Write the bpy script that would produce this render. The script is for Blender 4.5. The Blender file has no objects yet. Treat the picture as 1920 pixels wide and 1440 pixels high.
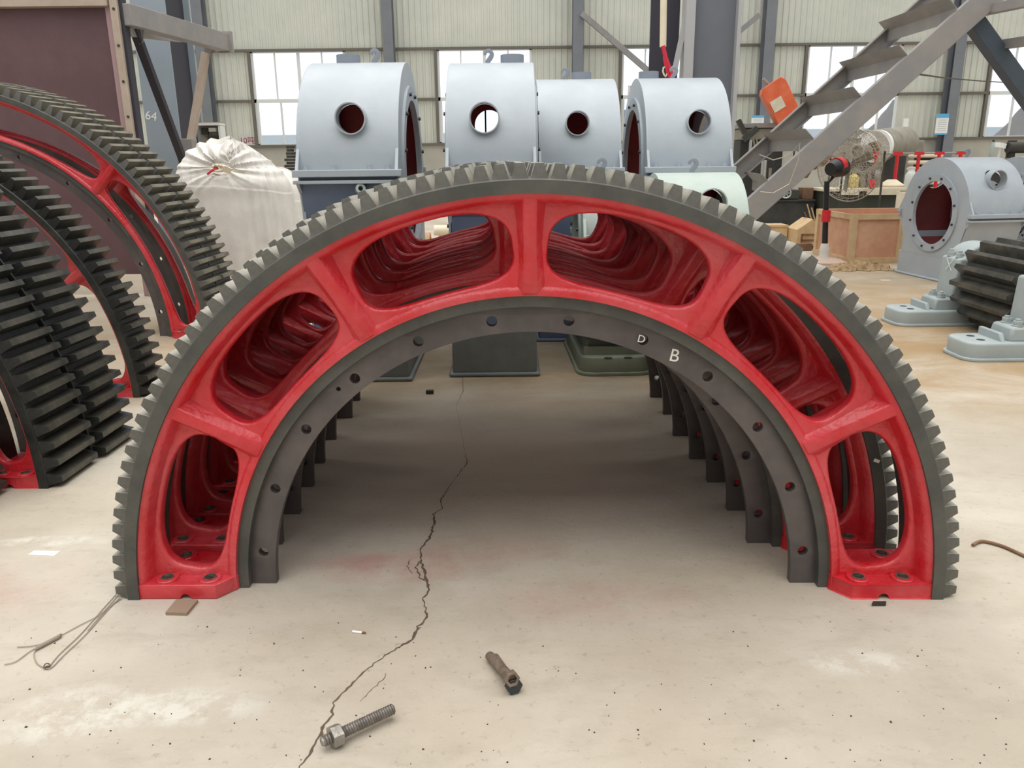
import bpy, bmesh, math, random
from mathutils import Vector, Matrix
random.seed(7)
PI = math.pi
C = bpy.context.scene.collection
SC = bpy.context.scene
# ---------------------------------------------------------------- camera
FPX = 1497.0; PITCH = math.radians(15.8); ROLL = math.radians(0.65); CAM = Vector((0, 0, 1.5))
F_ = Vector((0, math.cos(PITCH), -math.sin(PITCH)))
U0 = Vector((0, math.sin(PITCH), math.cos(PITCH))); R0 = Vector((1, 0, 0))
R_ = R0*math.cos(ROLL) - U0*math.sin(ROLL)
U_ = R0*math.sin(ROLL) + U0*math.cos(ROLL)
cd = bpy.data.cameras.new('camera'); cam = bpy.data.objects.new('camera', cd); C.objects.link(cam)
cd.sensor_fit = 'HORIZONTAL'; cd.sensor_width = 36; cd.lens = FPX/1920*36; cd.clip_start = 0.05; cd.clip_end = 400
m = Matrix((R_, U_, -F_)).transposed().to_4x4(); m.translation = CAM
cam.matrix_world = m
SC.camera = cam
# ---------------------------------------------------------------- sky, exposure
w = bpy.data.worlds.new('sky'); SC.world = w; w.use_nodes = True
nt = w.node_tree; nt.nodes.clear()
tc = nt.nodes.new('ShaderNodeTexCoord'); sx = nt.nodes.new('ShaderNodeSeparateXYZ')
cr = nt.nodes.new('ShaderNodeValToRGB'); bg = nt.nodes.new('ShaderNodeBackground'); wo = nt.nodes.new('ShaderNodeOutputWorld')
nt.links.new(tc.outputs['Generated'], sx.inputs[0]); nt.links.new(sx.outputs['Z'], cr.inputs[0])
nt.links.new(cr.outputs[0], bg.inputs[0]); nt.links.new(bg.outputs[0], wo.inputs[0])
E = cr.color_ramp.elements          # overcast sky: bright haze low down, brightest overhead
E[0].position = 0.0; E[0].color = (.50, .54, .60, 1); E[1].position = 1.0; E[1].color = (1, .985, .95, 1)
for p_, c_ in ((.15, (.50, .54, .60, 1)), (.25, (.17, .18, .20, 1)), (.50, (.20, .21, .22, 1)), (.80, (.70, .69, .66, 1))):
    e_ = E.new(p_); e_.color = c_
bg.inputs[1].default_value = 2.75
SC.view_settings.view_transform = 'Standard'; SC.view_settings.look = 'None'
SC.view_settings.exposure = 0.0; SC.view_settings.gamma = 1.0; SC.view_settings.use_curve_mapping = False
def fill_panel(name, loc, size, power, target):
    l = bpy.data.lights.new(name, 'AREA'); l.shape = 'RECTANGLE'; l.size, l.size_y = size; l.energy = power; l.color = (1, .96, .88)
    o = bpy.data.objects.new(name, l); C.objects.link(o); o.location = loc
    o.rotation_euler = (Vector(target)-Vector(loc)).to_track_quat('-Z', 'Y').to_euler(); return o
fill_panel('overhead_fill', (-2, 3, 10.5), (9, 18), 620, (-2, 3.01, 0))  # added area lamp that strengthens the light from above

# ---------------------------------------------------------------- helpers
def P(px, py, x=None, y=None, z=None):
    d = F_*FPX + R_*(px-960) + U_*(720-py)
    if y is not None: t = (y-CAM.y)/d.y
    elif z is not None: t = (z-CAM.z)/d.z
    else: t = (x-CAM.x)/d.x
    return CAM + d*t
def lin(c):
    return tuple(((v/255.)/12.92 if v/255. <= .04045 else ((v/255.+.055)/1.055)**2.4) for v in c)
MATS = {}
def mat(name, col, rough=.6, metal=0., noise=None, bump=0., bscale=60., col2=None, spec=.5, coat=0.):
    """col/col2 sRGB 0-255. noise = scale of a wear pattern mixing in col2"""
    m = bpy.data.materials.new(name); m.use_nodes = True; n = m.node_tree; b = n.nodes['Principled BSDF']
    b.inputs['Roughness'].default_value = rough; b.inputs['Metallic'].default_value = metal
    b.inputs['Specular IOR Level'].default_value = spec; b.inputs['Coat Weight'].default_value = coat
    b.inputs['Coat Roughness'].default_value = .15
    c1 = lin(col)+(1,); b.inputs['Base Color'].default_value = c1
    tcn = n.nodes.new('ShaderNodeTexCoord')
    if noise:
        nz = n.nodes.new('ShaderNodeTexNoise'); nz.inputs['Scale'].default_value = noise; nz.inputs['Detail'].default_value = 8
        nz.inputs['Roughness'].default_value = .65
        rp = n.nodes.new('ShaderNodeValToRGB'); rp.color_ramp.elements[0].position = .40; rp.color_ramp.elements[1].position = .72
        rp.color_ramp.elements[0].color = c1; rp.color_ramp.elements[1].color = lin(col2 or tuple(min(255, v*1.2) for v in col))+(1,)
        n.links.new(tcn.outputs['Object'], nz.inputs['Vector']); n.links.new(nz.outputs[0], rp.inputs[0]); n.links.new(rp.outputs[0], b.inputs['Base Color'])
    if bump:
        nb = n.nodes.new('ShaderNodeTexNoise'); nb.inputs['Scale'].default_value = bscale; nb.inputs['Detail'].default_value = 6
        bp = n.nodes.new('ShaderNodeBump'); bp.inputs['Strength'].default_value = bump; bp.inputs['Distance'].default_value = .01
        n.links.new(tcn.outputs['Object'], nb.inputs['Vector']); n.links.new(nb.outputs[0], bp.inputs['Height']); n.links.new(bp.outputs[0], b.inputs['Normal'])
    MATS[name] = m; return m
M = MATS
mat('red_paint', (196, 14, 28), .34, 0, 5, .55, 38, (214, 48, 62), .6, .25)
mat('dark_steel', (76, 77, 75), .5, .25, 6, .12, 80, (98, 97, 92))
mat('tooth_steel_lit', (150, 147, 138), .55, .2, 9, .06, 60, (192, 188, 178))
mat('tooth_end_shaded', (96, 95, 91), .5, .3, 10, .1, 60, (124, 122, 116))
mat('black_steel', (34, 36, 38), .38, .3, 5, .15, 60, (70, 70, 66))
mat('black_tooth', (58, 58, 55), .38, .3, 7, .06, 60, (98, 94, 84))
mat('tooth_dusty', (96, 93, 84), .6, .1, 8, .1, 60, (132, 126, 110))
mat('flange_steel', (86, 80, 81), .45, .35, 5, .05, 50, (108, 101, 101))
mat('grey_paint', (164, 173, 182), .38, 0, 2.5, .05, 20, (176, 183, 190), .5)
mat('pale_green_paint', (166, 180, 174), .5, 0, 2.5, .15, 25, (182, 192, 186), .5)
mat('shaded_grey_paint', (98, 112, 138), .45, 0, 3, .1, 20, (112, 126, 150), .5)  # grey housing paint, darkened to put shade into the lower halves
mat('maroon_paint', (112, 22, 28), .5, 0, 4, .2, 30, (134, 34, 38))
mat('brown_panel_light', (168, 140, 142), .6)
mat('col_blue', (64, 76, 88), .5, 0, 3, .1, 20, (76, 86, 98))
mat('white_board_dull', (214, 208, 206), .7)
mat('rust_pale', (190, 172, 156), .7, 0, 5, .2, 20, (206, 170, 160))
mat('tan_shim', (150, 130, 112), .7)
mat('bolt_grey', (120, 124, 126), .5, .3)
mat('dark_bolt', (62, 66, 70), .5, .4)
mat('vent_grey', (138, 144, 156), .5)
mat('beam_grey', (140, 138, 138), .6, .1, 3, .1, 30, (158, 152, 146))
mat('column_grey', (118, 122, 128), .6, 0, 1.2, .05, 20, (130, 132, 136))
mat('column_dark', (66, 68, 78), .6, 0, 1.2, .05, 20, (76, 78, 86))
mat('wall_cream', (206, 208, 196), .6, 0, .5, 0, 20, (220, 219, 206))
mat('wall_girt', (112, 106, 98), .7)
mat('knee_concrete', (176, 172, 160), .9, 0, .6, .2, 8, (196, 192, 180))
mat('window_white', (226, 228, 224), .5)
mat('cloth_white', (214, 210, 204), .9, 0, 4, .25, 60, (228, 225, 220))
mat('beige_steel', (176, 158, 142), .65, 0, 4, .1, 40, (190, 174, 158))
mat('brown_panel', (98, 72, 76), .65, 0, 2, .1, 30, (110, 82, 86))
mat('plywood', (196, 146, 116), .75, 0, 3, .05, 30, (214, 170, 140))
mat('wood_pale', (196, 166, 126), .8, 0, 6, .1, 40, (214, 188, 150))
mat('wood_dark', (112, 84, 62), .8, 0, 6, .1, 40, (140, 108, 84))
mat('burlap', (158, 132, 98), .95, 0, 14, .5, 90, (184, 158, 122))
mat('orange_paint', (214, 92, 52), .5, 0, 3, .1, 20, (226, 120, 80))
mat('machine_dark', (46, 46, 42), .6, 0, 3, .2, 20, (66, 64, 58))
mat('machine_grey', (128, 124, 112), .6, 0, 3, .2, 20, (160, 154, 140))
mat('bench_green', (52, 56, 48), .6, 0, 2, .1, 20, (66, 68, 58))
mat('board_pale', (206, 196, 174), .8, 0, 5, .1, 30, (224, 214, 194))
mat('signal_red', (206, 36, 42), .45)
mat('black_plastic', (24, 24, 28), .35)
mat('chrome', (200, 202, 204), .2, .9)
mat('rust_steel', (112, 98, 86), .6, .4, 30, .4, 120, (150, 136, 122))
mat('thread_steel', (112, 106, 102), .4, .6, 30, .2, 120, (150, 144, 138))
mat('bare_steel', (132, 128, 122), .4, .7, 30, .2, 120, (176, 172, 166))
mat('white_board', (240, 240, 236), .6)
mat('poster_blue', (96, 178, 222), .5)
mat('ink_red', (138, 52, 48), .7)
mat('ink_grey', (176, 178, 182), .7)
mat('chalk', (236, 236, 232), .9)
mat('blue_paint', (66, 110, 190), .5)
mat('cream_tube', (222, 210, 186), .7, 0, 4, .1, 20, (232, 222, 200))
mat('tan_roll', (176, 140, 104), .75)
mat('wire', (176, 168, 154), .5, .6)
mat('outside_blue', (176, 190, 202), .9)
mat('outside_dirt', (66, 54, 48), .95, 0, 3, .5, 5, (92, 78, 70))
mat('cloth_brown', (142, 112, 92), .95, 0, 6, .3, 30, (166, 134, 112))
mat('clear_plastic', (206, 210, 206), .3)
mat('yellow_plastic', (206, 186, 122), .4)
mat('strap_pink', (206, 44, 70), .7)
mat('dust_grey', (150, 144, 132), .9, 0, 6, .4, 30, (176, 170, 156))
# dust that has settled in patches on the red castings
def red_dust():
    m = M['red_paint']; n = m.node_tree; b = n.nodes['Principled BSDF']
    src = b.inputs['Base Color'].links[0].from_socket
    tcn = n.nodes.new('ShaderNodeTexCoord'); nz = n.nodes.new('ShaderNodeTexNoise'); nz.inputs['Scale'].default_value = 2.2; nz.inputs['Detail'].default_value = 10
    nz.inputs['Roughness'].default_value = .7
    rp = n.nodes.new('ShaderNodeMapRange'); rp.inputs[1].default_value = .42; rp.inputs[2].default_value = .70; rp.inputs[4].default_value = .5
    mx = n.nodes.new('ShaderNodeMix'); mx.data_type = 'RGBA'; mx.inputs[7].default_value = lin((210, 108, 116))+(1,)
    n.links.new(tcn.outputs['Object'], nz.inputs['Vector']); n.links.new(nz.outputs[0], rp.inputs[0]); n.links.new(rp.outputs[0], mx.inputs[0])
    n.links.new(src, mx.inputs[6]); n.links.new(mx.outputs[2], b.inputs['Base Color'])
red_dust()
def glass():
    m = bpy.data.materials.new('window_glass'); m.use_nodes = True; n = m.node_tree; n.nodes.clear()
    o = n.nodes.new('ShaderNodeOutputMaterial'); mx = n.nodes.new('ShaderNodeMixShader'); t = n.nodes.new('ShaderNodeBsdfTransparent'); d = n.nodes.new('ShaderNodeBsdfTranslucent')
    t.inputs[0].default_value = (.93, .96, 1, 1); d.inputs[0].default_value = (.9, .95, 1, 1); mx.inputs[0].default_value = .30
    n.links.new(t.outputs[0], mx.inputs[1]); n.links.new(d.outputs[0], mx.inputs[2]); n.links.new(mx.outputs[0], o.inputs[0]); M['glass'] = m
glass()
def floor_mat():
    m = bpy.data.materials.new('floor_concrete'); m.use_nodes = True; n = m.node_tree; b = n.nodes['Principled BSDF']
    b.inputs['Roughness'].default_value = .78; b.inputs['Specular IOR Level'].default_value = .3
    tcn = n.nodes.new('ShaderNodeTexCoord'); L = n.links
    def noise(s, d=8, r=.6, dist=0, sc=(1, 1, 1)):
        mp = n.nodes.new('ShaderNodeMapping'); mp.inputs['Scale'].default_value = sc
        q = n.nodes.new('ShaderNodeTexNoise'); q.inputs['Scale'].default_value = s; q.inputs['Detail'].default_value = d; q.inputs['Roughness'].default_value = r; q.inputs['Distortion'].default_value = dist
        L.new(tcn.outputs['Object'], mp.inputs[0]); L.new(mp.outputs[0], q.inputs['Vector']); return q.outputs[0]
    def rng(s, a, c, lo=0., hi=1.):
        q = n.nodes.new('ShaderNodeMapRange'); q.inputs[1].default_value = a; q.inputs[2].default_value = c; q.inputs[3].default_value = lo; q.inputs[4].default_value = hi; L.new(s, q.inputs[0]); return q.outputs[0]
    def mix(f, a, c):
        q = n.nodes.new('ShaderNodeMix'); q.data_type = 'RGBA'; L.new(f, q.inputs[0])
        if isinstance(a, tuple): q.inputs[6].default_value = lin(a)+(1,)
        else: L.new(a, q.inputs[6])
        if isinstance(c, tuple): q.inputs[7].default_value = lin(c)+(1,)
        else: L.new(c, q.inputs[7])
        return q.outputs[2]
    def mul(a, c):
        q = n.nodes.new('ShaderNodeMath'); q.operation = 'MULTIPLY'; L.new(a, q.inputs[0])
        if isinstance(c, float): q.inputs[1].default_value = c
        else: L.new(c, q.inputs[1])
        return q.outputs[0]
    def blob(x, y, rx, ry):      # a stain with a place of its own
        mp = n.nodes.new('ShaderNodeMapping'); mp.inputs['Location'].default_value = (-x/rx, -y/ry, 0); mp.inputs['Scale'].default_value = (1/rx, 1/ry, 1)
        L.new(tcn.outputs['Object'], mp.inputs[0]); g = n.nodes.new('ShaderNodeTexGradient'); g.gradient_type = 'SPHERICAL'; L.new(mp.outputs[0], g.inputs[0])
        return g.outputs['Fac']
    base = mix(rng(noise(.9, 6, .6), .35, .68), (176, 167, 153), (201, 194, 182))
    base = mix(rng(noise(.35, 4, .5, .5), .45, .65, 0, .6), base, (166, 148, 124))
    base = mix(rng(noise(3.5, 10, .7, .3, (1, 2.2, 1)), .50, .75, 0, .5), base, (158, 148, 132))
    base = mix(rng(noise(30, 5, .75), .58, .72, 0, .5), base, (120, 110, 98))
    for (x, y, rx, ry, s) in ((-.98, 1.95, .30, .10, .9), (-1.25, 1.92, .22, .16, .8), (1.05, 2.12, .22, .08, .7), (-1.9, 3.0, .3, .06, .8), (-1.7, 1.8, .35, .2, .5)):
        f = mul(mul(rng(blob(x, y, rx, ry), 0, .5), rng(noise(9, 8, .75), .44, .58)), s)
        base = mix(f, base, (206, 203, 194))
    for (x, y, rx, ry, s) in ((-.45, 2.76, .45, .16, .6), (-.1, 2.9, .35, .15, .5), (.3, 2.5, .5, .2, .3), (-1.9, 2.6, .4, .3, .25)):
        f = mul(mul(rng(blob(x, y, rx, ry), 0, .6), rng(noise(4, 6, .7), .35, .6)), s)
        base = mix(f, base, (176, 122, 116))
    for (x, y, rx, ry, s) in ((-.1, 3.9, 1.1, .9, .75), (.1, 3.2, .9, .6, .5), (-.2, 4.9, .8, .4, .3)):
        f = mul(mul(rng(blob(x, y, rx, ry), 0, .6), rng(noise(1.6, 6, .6), .25, .6)), s)
        base = mix(f, base, (180, 164, 150))
    for (x, y, rx, ry, s) in ((4.6, 6.2, 4.2, 2.6, 1.0), (1.0, 6.0, 4.5, 1.6, .8), (-3.2, 6.2, 2.5, 2.5, .6), (6, 9, 6, 4, .7)):
        f = mul(mul(rng(blob(x, y, rx, ry), 0, .6), rng(noise(1.1, 7, .65, .4, (1, 1.6, 1)), .30, .62)), s)
        base = mix(f, base, (158, 132, 98))
    L.new(base, b.inputs['Base Color'])
    bp = n.nodes.new('ShaderNodeBump'); bp.inputs['Strength'].default_value = .55; bp.inputs['Distance'].default_value = .01
    L.new(noise(14, 10, .72), bp.inputs['Height']); L.new(bp.outputs[0], b.inputs['Normal']); M['floor'] = m
floor_mat()

class MB:
    def __init__(s): s.v = []; s.f = []; s.mi = []; s.cur = 0
    def add(s, vs, fs):
        o = len(s.v); s.v += [Vector(p) for p in vs]; s.f += [tuple(i+o for i in f) for f in fs]; s.mi += [s.cur]*len(fs); return s
    def box(s, c, d, rot=None):
        c = Vector(c); vs = [Vector((x*d[0]/2, y*d[1]/2, z*d[2]/2)) for x in (-1, 1) for y in (-1, 1) for z in (-1, 1)]
        if rot is not None: vs = [rot @ p for p in vs]
        return s.add([c+p for p in vs], [(0, 1, 3, 2), (4, 6, 7, 5), (0, 4, 5, 1), (2, 3, 7, 6), (0, 2, 6, 4), (1, 5, 7, 3)])
    def hexa(s, lo, hi):     # two quads (4 pts each, same winding)
        return s.add(list(lo)+list(hi), [(3, 2, 1, 0), (4, 5, 6, 7), (0, 1, 5, 4), (1, 2, 6, 5), (2, 3, 7, 6), (3, 0, 4, 7)])
    def prism(s, poly, vec):
        n = len(poly); vec = Vector(vec); a = [Vector(p) for p in poly]
        return s.add(a+[p+vec for p in a], [tuple(range(n-1, -1, -1)), tuple(range(n, 2*n))]+[(i, (i+1) % n, (i+1) % n+n, i+n) for i in range(n)])
    def frame(s, d):
        d = Vector(d).normalized(); u = d.cross(Vector((0, 0, 1)) if abs(d.z) < .95 else Vector((0, 1, 0))).normalized(); return u, u.cross(d).normalized()
    def cyl(s, a, b, r, r2=None, seg=20, caps=True, rot0=0):
        a = Vector(a); b = Vector(b); r2 = r if r2 is None else r2; u, v = s.frame(b-a)
        vs = [c+(u*math.cos(rot0+2*PI*i/seg)+v*math.sin(rot0+2*PI*i/seg))*q for c, q in ((a, r), (b, r2)) for i in range(seg)]
        fs = [(i, (i+1) % seg, (i+1) % seg+seg, i+seg) for i in range(seg)]
        if caps: fs += [tuple(range(seg-1, -1, -1)), tuple(range(seg, 2*seg))]
        return s.add(vs, fs)
    def tube(s, pts, r, seg=8, closed=False):
        pts = [Vector(p) for p in pts]; n = len(pts); vs = []; u0 = None
        for i, p in enumerate(pts):
            d = (pts[(i+1) % n]-pts[i-1]) if closed else pts[min(i+1, n-1)]-pts[max(i-1, 0)]
            d.normalize()
            if u0 is None: u0, _ = s.frame(d)
            u0 = (u0-d*u0.dot(d)).normalized(); v0 = u0.cross(d)
            vs += [p+(u0*math.cos(2*PI*k/seg)+v0*math.sin(2*PI*k/seg))*r for k in range(seg)]
        fs = []
        for i in range(n if closed else n-1):
            j = (i+1) % n
            fs += [(i*seg+k, i*seg+(k+1) % seg, j*seg+(k+1) % seg, j*seg+k) for k in range(seg)]
        if not closed: fs += [tuple(range(seg-1, -1, -1)), tuple((n-1)*seg+k for k in range(seg))]
        return s.add(vs, fs)
    def bar(s, a, b, w, h, up=(0, 0, 1)):
        a = Vector(a); b = Vector(b); d = (b-a).normalized(); up = Vector(up); u = d.cross(up).normalized(); v = u.cross(d)
        q = [u*x*w/2+v*z*h/2 for x, z in ((-1, -1), (1, -1), (1, 1), (-1, 1))]
        return s.hexa([a+p for p in q], [b+p for p in q])
    def ring(s, a, b, ro, ri, seg=24):
        a = Vector(a); b = Vector(b); u, v = s.frame(b-a); vs = []
        for c, r in ((a, ro), (b, ro), (b, ri), (a, ri)):
            vs += [c+(u*math.cos(2*PI*i/seg)+v*math.sin(2*PI*i/seg))*r for i in range(seg)]
        return s.add(vs, [(k*seg+i, k*seg+(i+1) % seg, ((k+1) % 4)*seg+(i+1) % seg, ((k+1) % 4)*seg+i) for k in range(4) for i in range(seg)])
    def lathe(s, prof, seg=20, axis_o=(0, 0, 0)):      # (r,z) profile about z
        o = Vector(axis_o); n = len(prof)
        vs = [o+Vector((r*math.cos(2*PI*i/seg), r*math.sin(2*PI*i/seg), z)) for r, z in prof for i in range(seg)]
        fs = [(k*seg+i, k*seg+(i+1) % seg, (k+1)*seg+(i+1) % seg, (k+1)*seg+i) for k in range(n-1) for i in range(seg)]
        fs += [tuple(range(seg-1, -1, -1)), tuple((n-1)*seg+i for i in range(seg))]
        return s.add(vs, fs)
    def arc(s, prof, t0=0., t1=PI, seg=96):    # closed (r,y) polygon swept in XZ
        n = len(prof); vs = []
        for i in range(seg+1):
            t = t0+(t1-t0)*i/seg; c, q = math.cos(t), math.sin(t)
            vs += [(r*c, y, r*q) for r, y in prof]
        fs = [(i*n+k, i*n+(k+1) % n, (i+1)*n+(k+1) % n, (i+1)*n+k) for i in range(seg) for k in range(n)]
        fs += [tuple(range(n)), tuple(seg*n+k for k in range(n-1, -1, -1))]
        return s.add(vs, fs)
    def mesh(s, name, mats, smooth=35):
        me = bpy.data.meshes.new(name); me.from_pydata([tuple(p) for p in s.v], [], s.f)
        for q in (mats if isinstance(mats, (list, tuple)) else [mats]): me.materials.append(M[q])
        for p, i in zip(me.polygons, s.mi): p.material_index = i
        b = bmesh.new(); b.from_mesh(me); bmesh.ops.recalc_face_normals(b, faces=b.faces); b.to_mesh(me); b.free()
        if smooth: me.shade_smooth(); me.set_sharp_from_angle(angle=math.radians(smooth))
        return me
    def build(s, name, mats, parent=None, loc=None, bevel=0, smooth=35, bseg=2):
        return link(name, s.mesh(name, mats, smooth), parent, loc, bevel, bseg)
def link(name, me, parent=None, loc=None, bevel=0, bseg=2):
    o = bpy.data.objects.new(name, me); C.objects.link(o)
    if parent: o.parent = parent
    if loc is not None: o.location = loc
    if bevel:
        b = o.modifiers.new('bevel', 'BEVEL'); b.width = bevel; b.segments = bseg; b.limit_method = 'ANGLE'; b.angle_limit = math.radians(40)
    return o
def curve_mesh(name, loops, half, bev, mt, plane='XZ', yc=0., bres=2):
    """flat plate with holes from 2D loops, bevelled edges; plane XZ (thickness along y), XY or YZ"""
    cu = bpy.data.curves.new('tmp', 'CURVE'); cu.dimensions = '2D'; cu.fill_mode = 'BOTH'
    cu.extrude = max(half-bev, 0.0005); cu.bevel_depth = bev; cu.bevel_resolution = bres; cu.offset = -bev
    for lp in loops:
        sp = cu.splines.new('POLY'); sp.points.add(len(lp)-1); sp.use_cyclic_u = True
        for p, (a, b) in zip(sp.points, lp): p.co = (a, b, 0, 1)
    o = bpy.data.objects.new('tmp', cu); C.objects.link(o); dg = bpy.context.evaluated_depsgraph_get()
    me = bpy.data.meshes.new_from_object(o.evaluated_get(dg)); bpy.data.objects.remove(o); me.name = name
    if plane == 'XZ': mx = Matrix(((1, 0, 0, 0), (0, 0, -1, yc), (0, 1, 0, 0), (0, 0, 0, 1)))
    elif plane == 'YZ': mx = Matrix(((0, 0, 1, yc), (1, 0, 0, 0), (0, 1, 0, 0), (0, 0, 0, 1)))
    else: mx = Matrix.Translation((0, 0, yc))
    me.transform(mx); me.materials.clear()
    for q in (mt if isinstance(mt, (list, tuple)) else [mt]): me.materials.append(M[q])
    b = bmesh.new(); b.from_mesh(me); bmesh.ops.remove_doubles(b, verts=b.verts, dist=.0002); bmesh.ops.recalc_face_normals(b, faces=b.faces); b.to_mesh(me); b.free()
    me.shade_smooth(); me.set_sharp_from_angle(angle=math.radians(38)); return me
def boolean(me, cutter_mb):
    o = bpy.data.objects.new('tmpa', me); C.objects.link(o); c = bpy.data.objects.new('tmpb', cutter_mb.mesh('tmp', 'dark_steel', 0)); C.objects.link(c)
    md = o.modifiers.new('b', 'BOOLEAN'); md.object = c; md.operation = 'DIFFERENCE'; md.solver = 'EXACT'
    dg = bpy.context.evaluated_depsgraph_get(); dg.update(); r = bpy.data.meshes.new_from_object(o.evaluated_get(dg))
    bpy.data.objects.remove(o); bpy.data.objects.remove(c); return r
def thing(name, label, cat, loc=(0, 0, 0), rotz=0, group=None):
    o = bpy.data.objects.new(name, None); o.empty_display_size = .1; C.objects.link(o)
    o.location = loc; o.rotation_euler = (0, 0, rotz); return tag(o, label, cat, group)
def tag(o, label, cat, group=None, kind=None):
    if label: o['label'] = label
    if cat: o['category'] = cat
    if group: o['group'] = group
    if kind: o['kind'] = kind
    return o
def struct(o): o['kind'] = 'structure'; return o
def dup(o, parent=None):
    c = o.copy(); C.objects.link(c)
    if parent: c.parent = parent
    for ch in list(o.children): dup(ch, c)
    return c
def dup_at(o, loc, rotz, label):
    c = dup(o); c.location = loc; c.rotation_euler = (0, 0, rotz); c['label'] = label; return c
def text_mesh(s, size, mt, depth=.002, name='lettering'):
    cu = bpy.data.curves.new('t', 'FONT'); cu.body = s; cu.size = size; cu.extrude = depth; cu.align_x = 'CENTER'; cu.align_y = 'CENTER'; cu.resolution_u = 3
    o = bpy.data.objects.new('t', cu); C.objects.link(o); dg = bpy.context.evaluated_depsgraph_get()
    me = bpy.data.meshes.new_from_object(o.evaluated_get(dg)); bpy.data.objects.remove(o)
    me.transform(Matrix(((1, 0, 0, 0), (0, 0, -1, 0), (0, 1, 0, 0), (0, 0, 0, 1)))); me.materials.clear(); me.materials.append(M[mt]); me.name = name; return me

# ---------------------------------------------------------------- the hall
YW = 36.0
fl = MB().add([(-26, -9, 0), (32, -9, 0), (32, 37, 0), (-26, 37, 0)], [(0, 1, 2, 3)]).build('floor', 'floor', smooth=0); struct(fl)
struct(MB().add([(-120, 37, -.05), (140, 37, -.05), (140, 160, -.05), (-120, 160, -.05)], [(0, 1, 2, 3)]).build('ground_outside', 'knee_concrete', smooth=0))
def wx(px, py=180): return P(px, py, y=YW).x
def wz(py, px=960): return P(px, py, y=YW).z
ZS = wz(269); ZM = wz(184.5); ZT = wz(90); ZTOP = 13.0
XL, XR = -26.0, 32.0
def corrug(x0, x1, z0, z1, y=YW, pitch=.25):
    q = []; n = max(1, int(round((x1-x0)/pitch))); p = (x1-x0)/n
    for i in range(n):
        a = x0+i*p; q += [(a, 0), (a+p*.55, 0), (a+p*.66, -.035), (a+p*.89, -.035)]
    q.append((x1, 0)); return q, z0, z1, y
def corr_add(mb, x0, x1, z0, z1):
    q, _, _, y = corrug(x0, x1, z0, z1); n = len(q)
    vs = [(a, y+d, z0) for a, d in q]+[(a, y+d, z1) for a, d in q]+[(a, y+.06, z0) for a, d in q]+[(a, y+.06, z1) for a, d in q]
    fs = [(i, i+1, n+i+1, n+i) for i in range(n-1)]+[(2*n+i, 3*n+i, 3*n+i+1, 2*n+i+1) for i in range(n-1)]
    mb.add(vs, fs)
wins = [(wx(477), wx(652)), (wx(822), wx(997)), (wx(1164), wx(1338)), (wx(1507), wx(1683)), (wx(1850), wx(2030))]
mb = MB(); corr_add(mb, XL, XR, ZT, ZTOP)
xs = [XL]+[v for p in wins for v in p]+[XR]
for i in range(0, len(xs), 2): corr_add(mb, xs[i], xs[i+1], ZS, ZT)
struct(mb.build('wall_back', 'wall_cream', smooth=0))
struct(MB().box(((XL+XR)/2, YW+.12, ZS/2), (XR-XL, .36, ZS)).build('wall_back_base', 'knee_concrete'))
mb = MB()
for z in (ZT, ZS): mb.box(((XL+XR)/2, YW-.09, z), (XR-XL, .14, .10))
for i in range(0, len(xs), 2): mb.box(((xs[i]+xs[i+1])/2, YW-.09, ZM), (xs[i+1]-xs[i], .12, .10))
struct(mb.build('trim_1', 'wall_girt'))
for k, (a, b) in enumerate(wins):
    root = struct(bpy.data.objects.new('window_%d' % (k+1), None)); C.objects.link(root); root.location = ((a+b)/2, YW, ZS)
    W = b-a; H = ZT-ZS; Hm = ZM-ZS
    f = MB(); t = .09
    for x in (-W/2+t/2, W/2-t/2): f.box((x, 0, H/2), (t, .1, H))
    for z in (t/2, H-t/2, Hm): f.box((0, 0, z), (W, .1, t*(1.6 if z == Hm else 1)))
    for i in (1, 2, 3): f.box((-W/2+W*i/4, 0, (H+Hm)/2), (.055 if i != 2 else .12, .08, H-Hm))
    low = ((.03, .28, .50), (.5, .78)) if k != 3 else ((.28, .5), (.66, .80))
    for g in low:
        for u in g: f.box((-W/2+W*u, -.02, Hm/2), (.07, .08, Hm))
    f.build('window_frame', 'window_white', root)
    MB().box((-W/2-.06, -.05, H/2), (.12, .18, H)).build('jamb_post', 'wall_girt', root)
    g = MB().add([(-W/2, .02, 0), (W/2, .02, 0), (W/2, .02, H), (-W/2, .02, H)], [(0, 1, 2, 3)]); g.build('pane', 'glass', root, smooth=0)
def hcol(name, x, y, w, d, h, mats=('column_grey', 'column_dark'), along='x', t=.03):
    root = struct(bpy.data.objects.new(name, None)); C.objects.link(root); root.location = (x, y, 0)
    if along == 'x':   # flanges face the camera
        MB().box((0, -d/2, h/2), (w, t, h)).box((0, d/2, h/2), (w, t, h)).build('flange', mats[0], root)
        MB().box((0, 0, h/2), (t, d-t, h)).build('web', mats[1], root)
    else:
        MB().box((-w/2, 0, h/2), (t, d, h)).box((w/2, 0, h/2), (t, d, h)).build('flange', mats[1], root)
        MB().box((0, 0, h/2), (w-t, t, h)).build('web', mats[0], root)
    return root
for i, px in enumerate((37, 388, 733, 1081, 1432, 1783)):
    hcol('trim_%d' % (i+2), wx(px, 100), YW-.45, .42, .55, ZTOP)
# bracing on the back wall
def strut(name, a, b, w, h, mt='beam_grey'): return struct(MB().bar(a, b, w, h).build(name, mt))
strut('trim_9', P(1090, 25, y=35.2), P(1256, 168, y=35.2), .14, .22, 'beam_grey')
strut('trim_10', P(1378, 66, y=35.2), P(1424, 28, y=35.2), .12, .2, 'beam_grey')
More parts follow.
